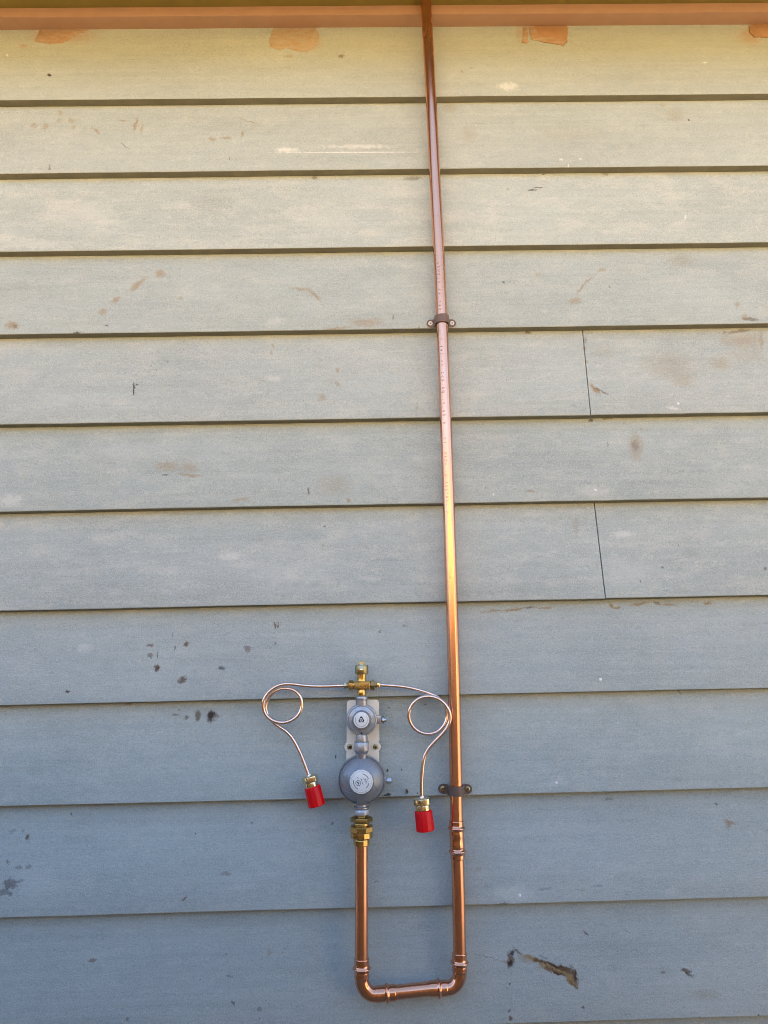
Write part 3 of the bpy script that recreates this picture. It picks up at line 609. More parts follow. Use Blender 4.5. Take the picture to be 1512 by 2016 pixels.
# ------------------------------------------------------------------ copper pipework
PR = .009525
pipes = thing('copper_pipe', 'tall bright copper gas pipe with a U bend at its foot', 'pipe', (.1145, -.014, .85))
riser = spline([(.1133, -.0228, 2.58), (.1143, -.0226, 2.4995), (.1180, -.0180, 2.30), (.1202, -.0142, 2.1328), (.1229, -.0130, 1.9437),
                (.1234, -.0130, 1.6438), (.1220, -.0130, 1.3447), (.1193, -.0130, 1.1717), (.1171, -.0130, 1.060)], 10)
MB().tube(riser, PR, 40).build('riser_pipe', M_COPPER, pipes)
def axis_at(path, z):
    for i in range(len(path)-1):
        a, b = path[i], path[i+1]
        if a.z >= z >= b.z: return a.lerp(b, (a.z-z)/(a.z-b.z))
    return path[-1].copy()
MB().tube([(.1171, -.0130, 1.0602), (.1166, -.0130, .985), (.1148, -.0130, .900)], PR, 40).build('lower_pipe', M_COPPER, pipes)
def bead(t, c, w): return math.exp(-((t-c)/w)**2)
def fitting(path, rfun, name):
    ln = [0]
    for i in range(1, len(path)): ln.append(ln[-1] + (path[i]-path[i-1]).length)
    MB().tube(path, [rfun(t) for t in ln], 40).build(name, M_FIT, pipes, sharp=60)
def resample(path, step):
    out = [path[0].copy()]; acc = 0
    for i in range(1, len(path)):
        a, b = path[i-1], path[i]; d = (b-a).length; t = step-acc
        while t <= d: out.append(a.lerp(b, t/d)); t += step
        acc = d-(t-step)
    if (out[-1]-path[-1]).length > step*.3: out.append(path[-1].copy())
    return out
cp = resample([Vector((.1171, -.013, 1.0886)), Vector((.1172, -.013, 1.0348))], .0006)
def coup_r(t):
    e = min(t, .0538-t)
    r = .0107 + .00035*bead(t, .0195, .004) + .00035*bead(t, .0345, .004) - .00012*bead(t, .027, .003)
    r += .0025*(bead(t, .0106, .0022) + bead(t, .0430, .0022)) - .00025*(bead(t, .0142, .0012) + bead(t, .0394, .0012))
    return r - (.0007 if e < .0004 else 0)
fitting(cp, coup_r, 'coupling')
def arc_elbow(p0, p1, p2, p3, step=.0007):
    """straight p0-p1, quarter bend to p2, straight to p3"""
    c = Vector((p1[0], (p1[1]+p2[1])/2, p2[2]))
    A, B, Cc = Vector(p1), Vector(p2), c
    k = .5523; pts = [Vector(p0), A]
    for i in range(1, 17):
        t = i/16; q0 = A; q1 = A.lerp(Cc, k); q2 = B.lerp(Cc, k); q3 = B
        pts.append(q0*(1-t)**3 + q1*3*t*(1-t)**2 + q2*3*t*t*(1-t) + q3*t**3)
    pts.append(Vector(p3)); return resample(pts, step)
def elbow_r(b0, b1, total, s0, s1):
    def f(t):
        r = .0107
        if t > s0+.002 and t < total-s1-.002: r = .01005
        elif t > s0-.002 and t < total-s1+.002:
            m = (s0+.002-t)/.004 if t < total/2 else (t-(total-s1-.002))/.004
            r = .01005 + .00065*max(0, min(1, m)) + .0003*math.sin(math.pi*max(0, min(1, m)))
        r += .0025*(bead(t, b0, .0022) + bead(t, total-b1, .0022)) - .00022*(bead(t, b0+.0038, .0012) + bead(t, total-b1-.0038, .0012))
        if min(t, total-t) < .0004: r -= .0007
        return r
    return f
for ps, name in ((((.1148, -.0130, .9086), (.1142, -.0132, .8826), (.0950, -.0142, .8622), (.0700, -.0162, .8630)), 'elbow'),
                 (((-.0261, -.0200, .9075), (-.0265, -.0198, .8810), (-.0075, -.0190, .8590), (.0216, -.0180, .8602)), 'elbow')):
    pth = arc_elbow(*ps); tot = sum((pth[i]-pth[i-1]).length for i in range(1, len(pth)))
    s0 = (Vector(ps[1])-Vector(ps[0])).length; s1 = (Vector(ps[3])-Vector(ps[2])).length
    fitting(pth, elbow_r(.0133, .0125, tot, s0-.001, s1-.002), name)
MB().tube([(.0200, -.0180, .8602), (.0720, -.0162, .8630)], PR, 40).build('cross_pipe', M_COPPER, pipes)
# axis of regulator, valve and outlet pipe leans very slightly
AXD = (.0163, 0, 1)
def AX(z): return (-.0195 - (1.324-z)*.0163, -.020, z)
AX0 = AX(0)
AXN = math.hypot(.0163, 1)
def on_axis(mb, prof, n, phase=0.0): return mb.lathe([(r, z*AXN) for r, z in prof], n, AX0, AXD, phase=phase)
MB().tube([AX(1.066), AX(.98), AX(.900)], PR, 40).build('outlet_pipe', M_COPPER, pipes)
un = MB(); on_axis(un, [(.0098, 1.0590), (.0116, 1.0593), (.0121, 1.0602), (.0121, 1.0668), (.0118, 1.0676), (.0132, 1.0682), (.0160, 1.0700), (.0165, 1.0708), (.0165, 1.0778), (.0160, 1.0783)], 12, .26)
uno = un.build('union_sleeve', M_BRASS, pipes, sharp=16)
un = MB(); on_axis(un, [(.0160, 1.0780), (.0172, 1.0784), (.0175, 1.0790), (.0175, 1.0856), (.0166, 1.0862), (.0125, 1.0866)], 8, .39)
un.build('union_nut', M_BRASSD, pipes, bevel=.0002, seg=1, sharp=20)
un = MB(); on_axis(un, [(.0105, 1.0862), (.0117, 1.0872), (.0120, 1.0888), (.0117, 1.0905), (.0108, 1.0915)], 40)
un.build('union_neck', M_BRASS, pipes)
un = MB(); on_axis(un, [(.0140, 1.0910), (.0160, 1.0916), (.0165, 1.0922), (.0165, 1.0974), (.0160, 1.0980), (.0098, 1.0984), (.0092, 1.0990), (.0092, 1.1016)], 6, 0.52)
un.build('union_tail_nut', M_BRASSD, pipes, bevel=.0002, seg=1, sharp=20)
# print along the riser
def text_data(s, size):
    cu = bpy.data.curves.new('t', 'FONT'); cu.body = s; cu.size = size; cu.resolution_u = 2; cu.offset = 0.0
    ob = bpy.data.objects.new('t', cu); me = bpy.data.meshes.new_from_object(ob)
    vs_ = [v.co.copy() for v in me.vertices]; fs = [tuple(p.vertices) for p in me.polygons]
    bpy.data.objects.remove(ob); bpy.data.meshes.remove(me); bpy.data.curves.remove(cu)
    return vs_, fs
pr = MB()
def pipe_text(s, z_start, pitch, size, lift=.00012):
    for i, ch in enumerate(s):
        if ch == ' ': continue
        v_, f_ = text_data(ch, size)
        if not v_: continue
        base = len(pr.v); cxm = (min(v.x for v in v_)+max(v.x for v in v_))/2
        for v in v_:
            z = z_start - pitch*i - (v.x-cxm)*.92; ang = (v.y - size*.36)/PR - .33
            c = axis_at(riser, z)
            pr.v.append(Vector((c.x + (PR+lift)*math.sin(ang), c.y - (PR+lift)*math.cos(ang), z)))
        for f in f_: pr.f.append(tuple(base+k for k in f))
pipe_text('KEMBLA', 1.9775, .0067, .0066); pipe_text('AS1432', 1.9300, .0070, .0066)
pipe_text('LIC 345 DN 20B BQ 19.05 X 1.02', 1.8560, .00655, .0064)
pipe_text('MADE IN AUSTRALIA', 1.6480, .0060, .0060)
po_ = pr.build('pipe_print', M_INK, pipes); po_['kind'] = 'stuff'

# ------------------------------------------------------------------ pipe clips
def screw(x, y, z, r, mat, parent, turn=.4):
    """countersunk cross-head screw facing the room, real recess"""
    bm = bmesh.new(); n = 20
    cir = [bm.verts.new((r*math.cos(2*math.pi*k/n), -.0004*0, r*math.sin(2*math.pi*k/n))) for k in range(n)]
    a, w = r*.62, r*.17
    pl = [(a,-w),(a,w),(w,w),(w,a),(-w,a),(-w,w),(-a,w),(-a,-w),(-w,-w),(-w,-a),(w,-a),(w,-w)]
    ct, stt = math.cos(turn), math.sin(turn)
    top = [bm.verts.new((px*ct-pz*stt, -.0006, px*stt+pz*ct)) for px, pz in pl]
    es = [bm.edges.new((cir[i], cir[(i+1) % n])) for i in range(n)] + [bm.edges.new((top[i], top[(i+1) % 12])) for i in range(12)]
    bmesh.ops.triangle_fill(bm, use_beauty=True, edges=es, normal=(0, -1, 0))
    bot = [bm.verts.new((v.co.x*.75, .0010, v.co.z*.75)) for v in top]
    for i in range(12): bm.faces.new((top[i], top[(i+1) % 12], bot[(i+1) % 12], bot[i]))
    bm.faces.new(bot)
    back = [bm.verts.new((v.co.x*1.0, .0022, v.co.z*1.0)) for v in cir]
    for i in range(n): bm.faces.new((cir[i], cir[(i+1) % n], back[(i+1) % n], back[i]))
    bmesh.ops.recalc_face_normals(bm, faces=bm.faces)
    off = parent_loc(parent)
    for v in bm.verts: v.co += Vector((x, y, z)) - off
    me = bpy.data.meshes.new('screw'); bm.to_mesh(me); bm.free(); me.materials.append(mat)
    o = bpy.data.objects.new('screw', me); COL.objects.link(o); o.parent = parent
    return o
def pipe_clip(cx, cz, label, smat, tl, tr, tilt=0.0):
    t = thing('pipe_clip', label, 'pipe clip', (cx, 0, cz), 'saddle clips holding the copper pipe')
    cyp = -.0130; R = .0106
    P = []                                                # (x, y, half height)
    hw = .0070
    for k in range(9):
        a = math.radians(90*k/8); P.append((tl + .007*(1-math.cos(a)), .0002, max(.0012, hw*math.sin(a))))
    P += [(cx-R-.006, .0002, hw), (cx-R-.0028, .0001, hw), (cx-R-.0008, -.0012, hw), (cx-R, -.0045, hw)]
    for k in range(17):
        a = math.pi*k/16; P.append((cx - R*math.cos(a), cyp - R*math.sin(a), hw))
    P += [(cx+R, -.0045, hw), (cx+R+.0008, -.0012, hw), (cx+R+.0028, .0001, hw), (cx+R+.006, .0002, hw)]
    for k in range(9):
        a = math.radians(90*k/8); P.append((tr - .007*(1-math.sin(a)), .0002, max(.0012, hw*math.cos(a))))
    mb = MB(); prev = None; th = .0015
    for i, (x, y, h) in enumerate(P):
        a, b = P[max(i-1, 0)], P[min(i+1, len(P)-1)]
        d = Vector((b[0]-a[0], b[1]-a[1])); d = d.normalized() if d.length else Vector((1, 0)); nx, ny = d.y, -d.x
        dz = tilt*(x-cx)
        ring = mb.ring([(x, y, cz+dz-h), (x+nx*th, y+ny*th, cz+dz-h), (x+nx*th, y+ny*th, cz+dz+h), (x, y, cz+dz+h)])
        if prev: mb.bridge(prev, ring)
        else: first = ring
        prev = ring
    mb.f += [tuple(reversed(first)), tuple(prev)]
    mb.build('saddle_strap', M_CLIP, t, bevel=.0003, seg=1)
    screw(tl+.0066, -.0016, cz+tilt*(tl+.0066-cx), .0037, smat, t, .55); screw(tr-.0066, -.0016, cz+tilt*(tr-.0066-cx), .0037, smat, t, .15)
pipe_clip(.1232, 1.8793, 'brown saddle clip with bright white screws, upper one on the copper pipe', M_WHITE_SCREW, .0985, .1482)
pipe_clip(.1184, 1.1308, 'brown saddle clip with dull brass screws, lower one beside the red capped hose', M_BRASS_SCREW, .0929, .1440, -.03)

# ------------------------------------------------------------------ mounting plate
pl = thing('mounting_plate', 'off-white mounting plate with two screwed ears behind the grey regulator', 'bracket', (-.020, -.002, 1.163))
def lean(z): return -(1.265-z)*.0163
out = []
def arc(cx, cz, r, a0, a1, n=8):
    return [(cx + r*math.cos(math.radians(a0+(a1-a0)*k/n)), cz + r*math.sin(math.radians(a0+(a1-a0)*k/n))) for k in range(n+1)]
out += arc(.0058-.0055, 1.2648-.0055, .0055, 0, 90) + arc(-.0436+.0055, 1.2648-.0055, .0055, 90, 180)
out += [(-.0446, 1.2060), (-.0448, 1.2038)] + arc(-.0401, 1.1957, .0080, 120, 240, 10) + [(-.0453, 1.1870), (-.0458, 1.1660), (-.0428, 1.1630)]
out += [(.0010, 1.1630), (.0041, 1.1660), (.0046, 1.1862)] + arc(-.0008, 1.1949, .0080, -60, 60, 10) + [(.0050, 1.2032), (.0053, 1.2060)]
MB().prism(out, -.0046, -.0006).build('plate', M_PLATE, pl, bevel=.0009, seg=2)
for sx, sz in ((-.0398, 1.1957), (-.0011, 1.1949)):
    mb = MB(); mb.lathe([(.0056, 0), (.0056, .0004), (.0050, .0006), (.0040, .0002), (.0040, -.0001)], 28, (sx, -.0046, sz), (0, -1, 0))
    mb.build('boss', M_PLATE, pl)
    screw(sx, -.0048, sz, .0037, M_BRASS_SCREW, pl, .75 if sx < -.02 else .2)

# ------------------------------------------------------------------ regulator
reg = thing('gas_regulator', 'grey two-stage gas regulator with a small and a large round dome', 'gas regulator', (-.0225, -.020, 1.10))
D1 = Vector((-.0207, 0, 1.2372)); D2 = Vector((-.0222, 0, 1.1506))
mm = lambda P: [(r/1000, h/1000) for r, h in P]
mb = MB(); mb.lathe(mm([(12, 9), (20.5, 9.5), (22.8, 11), (23.4, 14), (23.4, 23), (23.0, 25.6), (21.8, 27.2), (20.9, 27.5), (20.6, 26.2), (20.1, 26.2), (19.8, 27.7), (17, 28.6), (14.3, 29.5), (14.0, 29)]), 72, D1, (0, -1, 0))
mb.build('small_dome', M_ZINC, reg)
mb = MB(); mb.lathe(mm([(13.8, 28.5), (13.8, 31), (13.4, 35.5), (12.7, 38.6), (11.9, 40.0), (0.01, 40.2)]), 64, D1 + Vector((0, 0, .0008)), (0, -1, 0))
cap1 = mb.build('adjuster_cap', M_ZINCD, reg)
mb = MB(); mb.lathe(mm([(11.5, 39.9), (11.5, 40.5), (11.3, 40.6), (0.01, 40.6)]), 64, D1 + Vector((-.0003, 0, .0012)), (0, -1, 0))
lab1 = mb.build('round_label', M_LABEL, cap1)
mb = MB(); mb.lathe(mm([(2.3, 27), (2.2, 31.5), (1.5, 33), (0.01, 33.2)]), 20, D1 + Vector((.0004, 0, -.0158)), (0, -1, 0))
mb.build('vent_nib', M_CAST, reg)
mb = MB(); mb.lathe(mm([(1.3, 27), (1.3, 29.3), (.01, 29.4)]), 16, D1 + Vector((-.0006, 0, -.0186)), (0, -1, 0))
mb.build('vent_hole', M_INKB, reg)
# large dome
H2 = [(33.1, 23.4), (31.5, 27.0), (29, 30.2), (25.5, 33.6), (21.5, 36.6), (18.2, 38.4)]
mb = MB(); mb.lathe(mm([(20, 6), (31.5, 7), (34.4, 9), (35.1, 12), (35.1, 21.5), (34.9, 23.2), (34.3, 24.2), (33.8, 24.2), (33.6, 22.4)] + H2 + [(17.9, 38)]), 96, D2, (0, -1, 0))
mb.build('large_dome', M_ZINCD, reg)
C2 = D2 + Vector((-.0003, 0, .0010))
mb = MB(); mb.lathe(mm([(17.9, 37), (17.9, 40.6), (17.6, 41.8), (17.0, 42.4), (.01, 42.5)]), 14, C2, (0, -1, 0), phase=.22)
cap2 = mb.build('adjuster_cap', M_ZINC, reg, bevel=.0003, sharp=18)
mb = MB(); mb.lathe(mm([(17.0, 42.3), (17.0, 42.9), (16.8, 43.0), (.01, 43.0)]), 14, C2, (0, -1, 0), phase=.22)
lab2 = mb.build('round_label', M_LABEL, cap2)
def dome_h(r):
    r *= 1000
    for i in range(len(H2)-1):
        (r0, h0), (r1, h1) = H2[i], H2[i+1]
        if r0 >= r >= r1: return (h0 + (h1-h0)*(r0-r)/(r0-r1))/1000
    return H2[0][1]/1000 if r > H2[0][0] else H2[-1][1]/1000
for seam in ([(840,60),(770,150),(700,240),(672,300),(690,350)], [(1110,815),(1165,820),(1215,900),(1250,990),(1272,1075)], [(165,950),(330,1010),(450,1048),(500,1035)]):
    pts = []
    for (px, pz) in spline([(x, 0, y) for x, y in seam], 6) and [(p.x, p.z) for p in spline([(x, 0, y) for x, y in seam], 6)]:
        dx, dz = (px-790)*.0000496, -(pz-725)*.0000478
        pts.append((D2.x+dx, -dome_h(math.hypot(dx, dz))-.0001, D2.z+dz))
    MB().tube(pts, .00042, 8).build('seam', M_ZINCD, reg)
mb = MB(); c = D2
a = mb.ring([(c.x-.0068, -.0220, c.z-.0345), (c.x+.0062, -.0220, c.z-.0345), (c.x+.0062, -.0330, c.z-.0190), (c.x-.0068, -.0330, c.z-.0190)])
b_ = mb.ring([(c.x-.0064, -.0305, c.z-.0340), (c.x+.0058, -.0305, c.z-.0340), (c.x+.0058, -.0405, c.z-.0185), (c.x-.0064, -.0405, c.z-.0185)])
mb.bridge(a, b_); mb.f += [tuple(a), tuple(b_)]
tabo = mb.build('stamped_tab', M_CAST, reg, bevel=.0007)
sb = MB()
for zz, ww in ((-.0235, .0034), (-.0268, .0044), (-.0300, .0040)):
    for k in range(5):
        x = c.x-.0003 + (k-2)*ww*.5
        yy = -.0305 - (.0405-.0305)*((c.z+zz)-(c.z-.0340))/.0155
        sb.box((x-.0005, yy-.0003, c.z+zz-.0009), (x+.0005, yy+.0006, c.z+zz+.0009))
sb.build('stamped_mark', M_ZINCD, tabo)
eb = MB()
for (px, pz, kind) in ((310, 410, 0), (370, 545, 1), (270, 590, 0), (235, 500, 0)):
    dx, dz = (px-790)*.0000496, -(pz-725)*.0000478
    y = -dome_h(math.hypot(dx, dz))
    if kind: eb.tube([(D2.x+dx+.0016*math.cos(q*.52), y-.0001+.0006*math.cos(q*.52), D2.z+dz+.0016*math.sin(q*.52)) for q in range(13)], .0003, 6)
    else:
        for k in range(3): eb.box((D2.x+dx-.0014+k*.0011, y-.0002, D2.z+dz-.0008), (D2.x+dx-.0014+k*.0011+.0006, y+.0010, D2.z+dz+.0008))
eb.build('cast_mark', M_ZINCD, reg)
# spigots on the axis
mb = MB(); on_axis(mb, [(.0078, 1.2575), (.0087, 1.2580), (.0087, 1.2652), (.0083, 1.2657), (.0083, 1.2662), (.0090, 1.2667), (.0092, 1.2676), (.0092, 1.2706), (.0086, 1.2714), (.0060, 1.2714)], 40)
mb.build('inlet_spigot', M_CAST, reg)
mb = MB(); on_axis(mb, [(.0088, 1.2035), (.0090, 1.2050), (.0090, 1.2105), (.0082, 1.2150)], 32); mb.build('link_neck', M_CAST, reg)
mb = MB(); on_axis(mb, [(.0088, 1.1880), (.0108, 1.1912), (.0118, 1.1922), (.0118, 1.2042), (.0110, 1.2054), (.0085, 1.2056)], 8, .39); mb.build('link_nut', M_CAST, reg, bevel=.0004)
mb = MB(); on_axis(mb, [(.0080, 1.1780), (.0084, 1.1892), (.0088, 1.1905)], 32); mb.build('link_neck', M_CAST, reg)
mb = MB(); on_axis(mb, [(.0085, 1.1105), (.0112, 1.1112), (.0112, 1.1128), (.0085, 1.1136), (.0080, 1.1220)], 36); mb.build('outlet_neck', M_CAST, reg)
mb = MB(); on_axis(mb, [(.0090, 1.1012), (.0114, 1.1018), (.0121, 1.1026), (.0121, 1.1082), (.0114, 1.1092), (.0095, 1.1108)], 8, .39); mb.build('outlet_nut', M_PALE, reg, bevel=.0004)
# test points on the right-hand side
MB().box((.0015, -.0255, 1.2302), (.0080, -.0130, 1.2428)).build('test_lug', M_CAST, reg, bevel=.0008)
mb = MB(); mb.lathe([(.0030, 0), (.0030, .0016), (.0050, .0018), (.0058, .0024), (.0058, .0042), (.0050, .0048), (.0034, .0050), (.0034, .0078), (.0030, .0084), (.0001, .0086)], 6, (.0080, -.0195, 1.2360), (1, 0, 0), phase=.3)
mb.build('test_screw', M_CHROME, reg, bevel=.0003)
MB().box((.0105, -.0235, 1.1430), (.0135, -.0125, 1.1545)).build('test_lug', M_CAST, reg, bevel=.0008)
mb = MB(); mb.lathe([(.0036, 0), (.0036, .0018), (.0050, .0020), (.0053, .0026), (.0053, .0076), (.0048, .0084), (.0001, .0086)], 6, (.0134, -.0180, 1.1484), (1, 0, 0), phase=.1)
mb.build('test_screw', M_PALE, reg, bevel=.0003)
# print on the labels
def rot2(x, z, a): return x*math.cos(a)-z*math.sin(a), x*math.sin(a)+z*math.cos(a)
def flat_poly(mb, pts, c, y, thick=.00006):
    mb.prism([(c[0]+x, c[1]+z) for x, z in pts], y-thick, y+.00003)
def ring_arc(mb, c, y, r0, r1, a0, a1, n=24, thick=.00006):
    for k in range(n):
        p, q = math.radians(a0+(a1-a0)*k/n), math.radians(a0+(a1-a0)*(k+1)/n)
        flat_poly(mb, [(r0*math.cos(p), r0*math.sin(p)), (r1*math.cos(p), r1*math.sin(p)), (r1*math.cos(q), r1*math.sin(q)), (r0*math.cos(q), r0*math.sin(q))], c, y, thick)
L1 = (D1.x-.0003, D1.z+.0012); Y1 = -.0406
lg = MB()
tri = []
for a in (90, 210, 330):                                     # rounded triangle emblem
    cx_, cz_ = .0032*math.cos(math.radians(a)), .0032*math.sin(math.radians(a))
    tri += [(cx_+.0016*math.cos(math.radians(a-60+120*k/6)), cz_+.0016*math.sin(math.radians(a-60+120*k/6))) for k in range(7)]
flat_poly(lg, [(x*.98, z+.0006) for x, z in tri], L1, Y1)
lg.build('emblem', M_INKB, lab1)
lw = MB(); ring_arc(lw, (L1[0], L1[1]+.0004), Y1-.00007, .0016, .0024, 60, 345, 22)
ring_arc(lw, (L1[0], L1[1]+.0004), Y1-.00007, .0004, .0008, 0, 360, 12)
flat_poly(lw, [(.0012, .0004), (.0030, .0009), (.0040, .0008), (.0040, .0014), (.0022, .0016)], (L1[0], L1[1]+.0004), Y1-.00007)
lw.build('emblem_swirl', M_LABEL, lab1)
tx = MB(); random.seed(3)
x = -.0044
while x < .0044:
    w = random.uniform(.0003, .0007)
    if not (.0002 < x < .0008): flat_poly(tx, [(x, -.0037), (x+w, -.0037), (x+w, -.0033), (x, -.0033)], L1, Y1)
    x += w+.0002
a = 150
while a < 395:
    d = random.uniform(1.5, 3.5)
    if random.random() > .12: ring_arc(tx, L1, Y1, .0086, .0093, a, a+d, 1)
    a += d+1.6
tx.build('small_print', M_INKG, lab1)
L2 = (C2.x, C2.z); Y2 = -.0430
rr = MB(); ring_arc(rr, L2, Y2, .01475, .01495, 0, 360, 60); rr.build('label_rule', M_INKG, lab2)
tx = MB(); ph = math.radians(-62)
sc = (L2[0]-.0044, L2[1]-.0016)
ring_arc(tx, sc, Y2, .0033, .0039, 0, 360, 30)
for pts in ([(-.0018,.0012),(-.0004,.0022),(.0006,.0006),(-.0002,-.0002),(-.0014,.0002)], [(.0018,-.0010),(.0006,-.0022),(-.0012,-.0014),(-.0002,-.0004),(.0008,-.0002)], [(.0006,.0016),(.0018,.0006),(.0016,-.0002),(.0008,.0002)]):
    flat_poly(tx, pts, sc, Y2)
def text_line(x0, z0, ang, length, hgt):
    t = 0
    while t < length:
        w = random.uniform(.00035, .0008)
        q = [(t, 0), (t+w, 0), (t+w, hgt), (t, hgt)]
        flat_poly(tx, [tuple(v) for v in [rot2(px, pz, ang) for px, pz in q]], (L2[0]+x0, L2[1]+z0), Y2)
        t += w + random.choice((.0002, .0002, .0006))
text_line(-.0010, .0042, ph, .0034, .0012); text_line(.0003, -.0002, ph, .0036, .0013)
text_line(-.0058, .0052, ph+.6, .0018, .0015); text_line(-.0026, -.0062, ph+1.7, .0016, .0012)
text_line(.0052, .0042, ph-.05, .0048, .0010)
for (r, a0, a1) in ((.0112, 78, 20), (.0112, -12, -52), (.0112, 168, 205), (.0112, 212, 244)):
    a = a0; s = 1 if a1 > a0 else -1
    while (a-a1)*s < 0:
        d = random.uniform(2.2, 4.2); ring_arc(tx, L2, Y2, r-.0006, r+.0006, a, a+s*d, 1); a += s*(d+1.4)
ring_arc(tx, L2, Y2, .0096, .0102, 22, -12, 8)
tx.build('small_print', M_INKB, lab2)
tg = MB()
for xo in (.0024, .0042):
    q = [rot2(px, pz, ph) for px, pz in ((0, 0), (.0105, 0), (.0105, .00035), (0, .00035))]
    flat_poly(tg, q, (L2[0]+xo-.0004, L2[1]+.0062-.001*(xo > .003)), Y2)
tg.build('label_line', M_INKG, lab2)

# ------------------------------------------------------------------ brass inlet valve
val = thing('brass_valve', 'brass tee valve with a slotted turn knob on top of the grey regulator', 'valve', AX(1.2714))
mb = MB(); on_axis(mb, [(.0052, 1.2700), (.0060, 1.2716), (.0066, 1.2738), (.0069, 1.2765), (.0064, 1.2790), (.0060, 1.2830)], 32); mb.build('lower_neck', M_BRASS, val)
mb = MB(); mb.box((-.0309, -.0295, 1.2817), (-.0079, -.0105, 1.2940)); bdy = mb.build('valve_body', M_BRASSD, val, bevel=.0011, seg=3)
mb = MB(); x0, x1, z0, z1 = -.0297, -.0092, 1.2828, 1.2929
for lo, hi in (((x0, z1-.0008), (x1, z1)), ((x0, z0+.004), (x0+.0008, z1-.0009)), ((x1-.0008, z0+.004), (x1, z1-.0009))):
    mb.box((lo[0], -.0299, lo[1]), (hi[0], -.0290, hi[1]))
mb.build('raised_border', M_BRASS, bdy, bevel=.0002, seg=1)
mb = MB(); ec = (-.0256, 1.2891)
for rr_ in (.0028, .0014): mb.tube([(ec[0]+rr_*math.cos(k*.314), -.0295, ec[1]+rr_*math.sin(k*.314)) for k in range(21)], .0003, 6)
for k in range(6): mb.box((-.0214+k*.00125, -.0299, 1.2876), (-.0214+k*.00125+.0007, -.0290, 1.2876+(.0022 if k == 0 else .0014)))
mb.box((-.0214, -.0298, 1.2869), (-.0138, -.0290, 1.2872))
for k, hgt in enumerate((.0017, .0020, .0017, .0005, .0019, .0021, .0018)): mb.box((-.0226+k*.0015, -.0301, 1.2834), (-.0226+k*.0015+.0009, -.0290, 1.2834+hgt))
mb.build('cast_mark', M_BRASS, bdy)
mb = MB(); on_axis(mb, [(.0060, 1.2920), (.0074, 1.2938), (.0072, 1.2950), (.0070, 1.3000), (.0072, 1.3046)], 36); mb.build('stem', M_BRASS, val)
kx, ky, _ = AX(1.311)
mb = MB(); on_axis(mb, [(.0070, 1.3042), (.0096, 1.3044), (.0101, 1.3052), (.0101, 1.3168), (.0097, 1.3175), (.0088, 1.3176), (.0086, 1.3150), (.0001, 1.3148)], 44); kn = mb.build('knob', M_KNOB, val)
mb = MB(); mb.prism([(kx-.0050, 1.3145), (kx+.0050, 1.3145), (kx+.0050, 1.3205), (kx+.0030, 1.3238), (kx-.0030, 1.3238), (kx-.0050, 1.3205)], ky-.0075, ky+.0060); mb.build('knob_bar', M_KNOB, kn, bevel=.0005)
mb = MB()
fa = mb.ring([(kx-.0027, y, z) for y, z in ((ky-.0060, 1.3106), (ky-.0128, 1.3108), (ky-.0124, 1.3122), (ky-.0050, 1.3240), (ky+.0040, 1.3243), (ky+.0040, 1.3150))])
fb = mb.ring([(kx+.0029, y, z) for y, z in ((ky-.0060, 1.3106), (ky-.0128, 1.3108), (ky-.0124, 1.3122), (ky-.0050, 1.3240), (ky+.0040, 1.3243), (ky+.0040, 1.3150))])
mb.bridge(fa, fb); mb.f += [tuple(fa), tuple(fb)]; mb.build('knob_pointer', M_BRASSP, kn, bevel=.0006)
def along_x(x0, prof, n, ph, mat, name, z=1.2877, s=1): 
    mb = MB(); mb.lathe(prof, n, (x0, -.020, z), (s, 0, 0), phase=ph); return mb.build(name, mat, val, bevel=.0003 if n < 12 else 0, seg=2)
along_x(-.0300, [(.0062, 0), (.0062, .0036)], 28, 0, M_BRASS, 'side_neck', s=-1)
along_x(-.0326, [(.0066, 0), (.0076, .0008), (.0078, .0012), (.0078, .0060), (.0072, .0072), (.0046, .0074), (.0042, .0080), (.0036, .0102)], 6, math.pi/6, M_BRASSD, 'side_nut', s=-1)
along_x(-.0424, [(.0040, 0), (.0052, .0006), (.0054, .0012), (.0054, .0042), (.0046, .0052), (.0030, .0056)], 6, 0.0, M_BRASSP, 'flare_nut', s=-1)
along_x(-.0090, [(.0062, 0), (.0062, .0026)], 28, 0, M_BRASS, 'side_neck', z=1.2874)
along_x(-.0070, [(.0066, 0), (.0076, .0008), (.0080, .0012), (.0080, .0054), (.0072, .0066), (.0046, .0068), (.0042, .0074), (.0036, .0100)], 6, 0.0, M_BRASSD, 'side_nut', z=1.2874)
along_x(.0026, [(.0040, 0), (.0052, .0006), (.0054, .0012), (.0054, .0042), (.0046, .0052), (.0030, .0056)], 6, .52, M_BRASSP, 'flare_nut', z=1.2874)

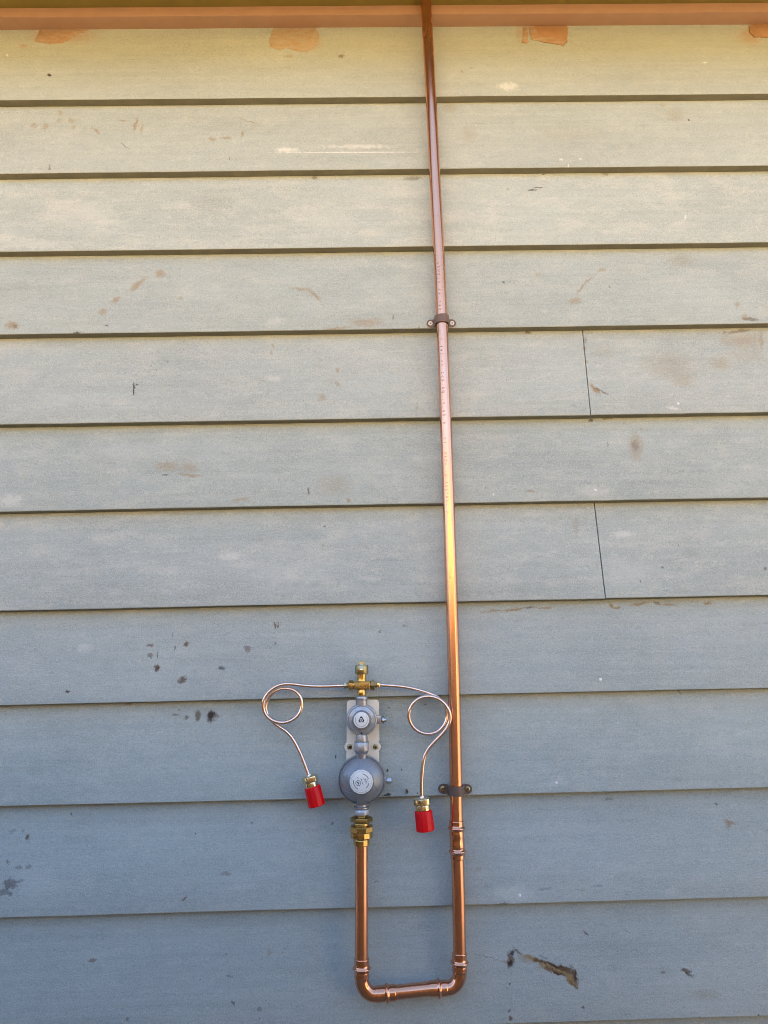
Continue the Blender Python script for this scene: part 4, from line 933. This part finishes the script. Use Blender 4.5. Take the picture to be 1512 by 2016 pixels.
# ------------------------------------------------------------------ coiled pigtail hoses
TR = .0028
def pigtail(label, path, nut_c, axis, cap0, cap1, scale, loc):
    t = thing('pigtail_hose', label, 'gas hose', loc, 'copper pigtails hanging from the brass valve')
    pts = spline(smooth_path(path, 1), 6); pts = smooth_path(pts, 6)
    MB().tube(pts, TR, 18).build('coiled_tube', M_TUBE, t, sharp=80)
    a = Vector(axis).normalized(); s = scale; O = Vector(nut_c)
    mb = MB(); mb.lathe([(r*s, h*s) for r, h in ((.0034, -.0075), (.0036, -.0060), (.0044, -.0046))], 20, O, a); mb.build('tube_collar', M_TUBE, t)
    mb = MB(); mb.lathe([(r*s, h*s) for r, h in ((.0050, -.0052), (.0108, -.0050), (.0126, -.0038), (.0126, .0036), (.0112, .0046), (.0100, .0048))], 6, O, a, phase=.25)
    mb.build('hex_nut', M_BRASSP, t, bevel=.0004)
    mb = MB(); mb.lathe([(r*s, h*s) for r, h in ((.0100, .0044), (.0102, .0050), (.0102, .0110), (.0090, .0120))], 32, O, a); mb.build('nut_shoulder', M_BRASSP, t)
    ln = (Vector(cap1)-Vector(cap0)).length
    mb = MB(); mb.lathe([(.0092*s, -.0004), (.0112*s, 0), (.0120*s, .0008), (.0124*s, .002), (.0130*s, ln-.0016), (.0124*s, ln-.0004), (.0105*s, ln), (.0095*s, ln-.0012), (.0001, ln-.0014)], 12, Vector(cap0), a, phase=.26)
    mb.build('red_cap', M_RED, t, bevel=.0003, seg=1, sharp=18)
left = [(-.0440,-.020,1.2877),(-.0560,-.020,1.2874),(-.0766,-.020,1.2871),(-.0950,-.0200,1.2876),(-.1064,-.020,1.2886),(-.1198,-.020,1.2909),(-.1339,-.020,1.2930),(-.1455,-.020,1.2915),(-.1565,-.020,1.2858),(-.165,-.020,1.2776),(-.1692,-.020,1.2682),(-.1703,-.020,1.26),(-.1681,-.020,1.2516),(-.1635,-.0200,1.2445),(-.1562,-.0200,1.2384),(-.1453,-.0198,1.2346),(-.1344,-.0194,1.2347),(-.1247,-.0190,1.2383),(-.1162,-.0184,1.2452),(-.1113,-.0178,1.2533),(-.1101,-.0172,1.2634),(-.1125,-.0166,1.2723),(-.118,-.0160,1.2796),(-.1259,-.0154,1.2842),(-.1357,-.0149,1.2859),(-.1455,-.0145,1.2849),(-.154,-.0141,1.281),(-.1613,-.0138,1.2746),(-.1655,-.0136,1.267),(-.1667,-.0134,1.2599),(-.1663,-.0134,1.2528),(-.1635,-.0134,1.2456),(-.1587,-.0136,1.2391),(-.1526,-.0138,1.2333),(-.1429,-.0142,1.2276),(-.1332,-.0150,1.2209),(-.1253,-.0158,1.2140),(-.1146,-.0172,1.1942),(-.1075,-.0184,1.1755),(-.1030,-.0194,1.1640),(-.1004,-.0200,1.1575)]
pigtail('coiled copper pigtail hanging left of the regulator with a tilted red cap', left, (-.0988, -.020, 1.1535), (.0094, .0004, -.0380), (-.0956, -.0200, 1.1432), (-.0893, -.0198, 1.1150), .98, (-.0893, -.0198, 1.1150))
right = [(.0052,-.020,1.2874),(.0180,-.0196,1.2868),(.0362,-.0185,1.2851),(.0515,-.0170,1.2827),(.0668,-.0158,1.2785),(.082,-.0150,1.2733),(.0941,-.0146,1.2686),(.103,-.0144,1.2619),(.1078,-.0144,1.2522),(.1094,-.0146,1.2427),(.1085,-.0150,1.2345),(.1042,-.0156,1.2263),(.0975,-.0162,1.2189),(.0892,-.0168,1.2144),(.0794,-.0176,1.2125),(.0685,-.0184,1.2148),(.059,-.0192,1.2203),(.0525,-.0198,1.2287),(.0494,-.0204,1.2382),(.05,-.0208,1.2476),(.0545,-.0211,1.2576),(.0621,-.0213,1.2651),(.0726,-.0214,1.2694),(.0837,-.0215,1.2697),(.0946,-.0219,1.2668),(.1036,-.0232,1.2607),(.11,-.0246,1.2516),(.1131,-.0254,1.2421),(.1125,-.0254,1.2332),(.1084,-.0250,1.2233),(.1008,-.0244,1.2153),(.092,-.0240,1.2073),(.0826,-.0238,1.1993),(.0757,-.0238,1.1907),(.0712,-.0240,1.1827),(.0689,-.0242,1.1703),(.0664,-.0245,1.1497),(.0657,-.0246,1.1330),(.0664,-.0246,1.1215)]
pigtail('coiled copper pigtail looping against the tall pipe, its red cap hanging lower and nearly upright', right, (.0668, -.0246, 1.1186), (.0034, -.0010, -.0404), (.0677, -.0250, 1.1064), (.0698, -.0258, 1.0778), 1.06, (.0698, -.0258, 1.0778))
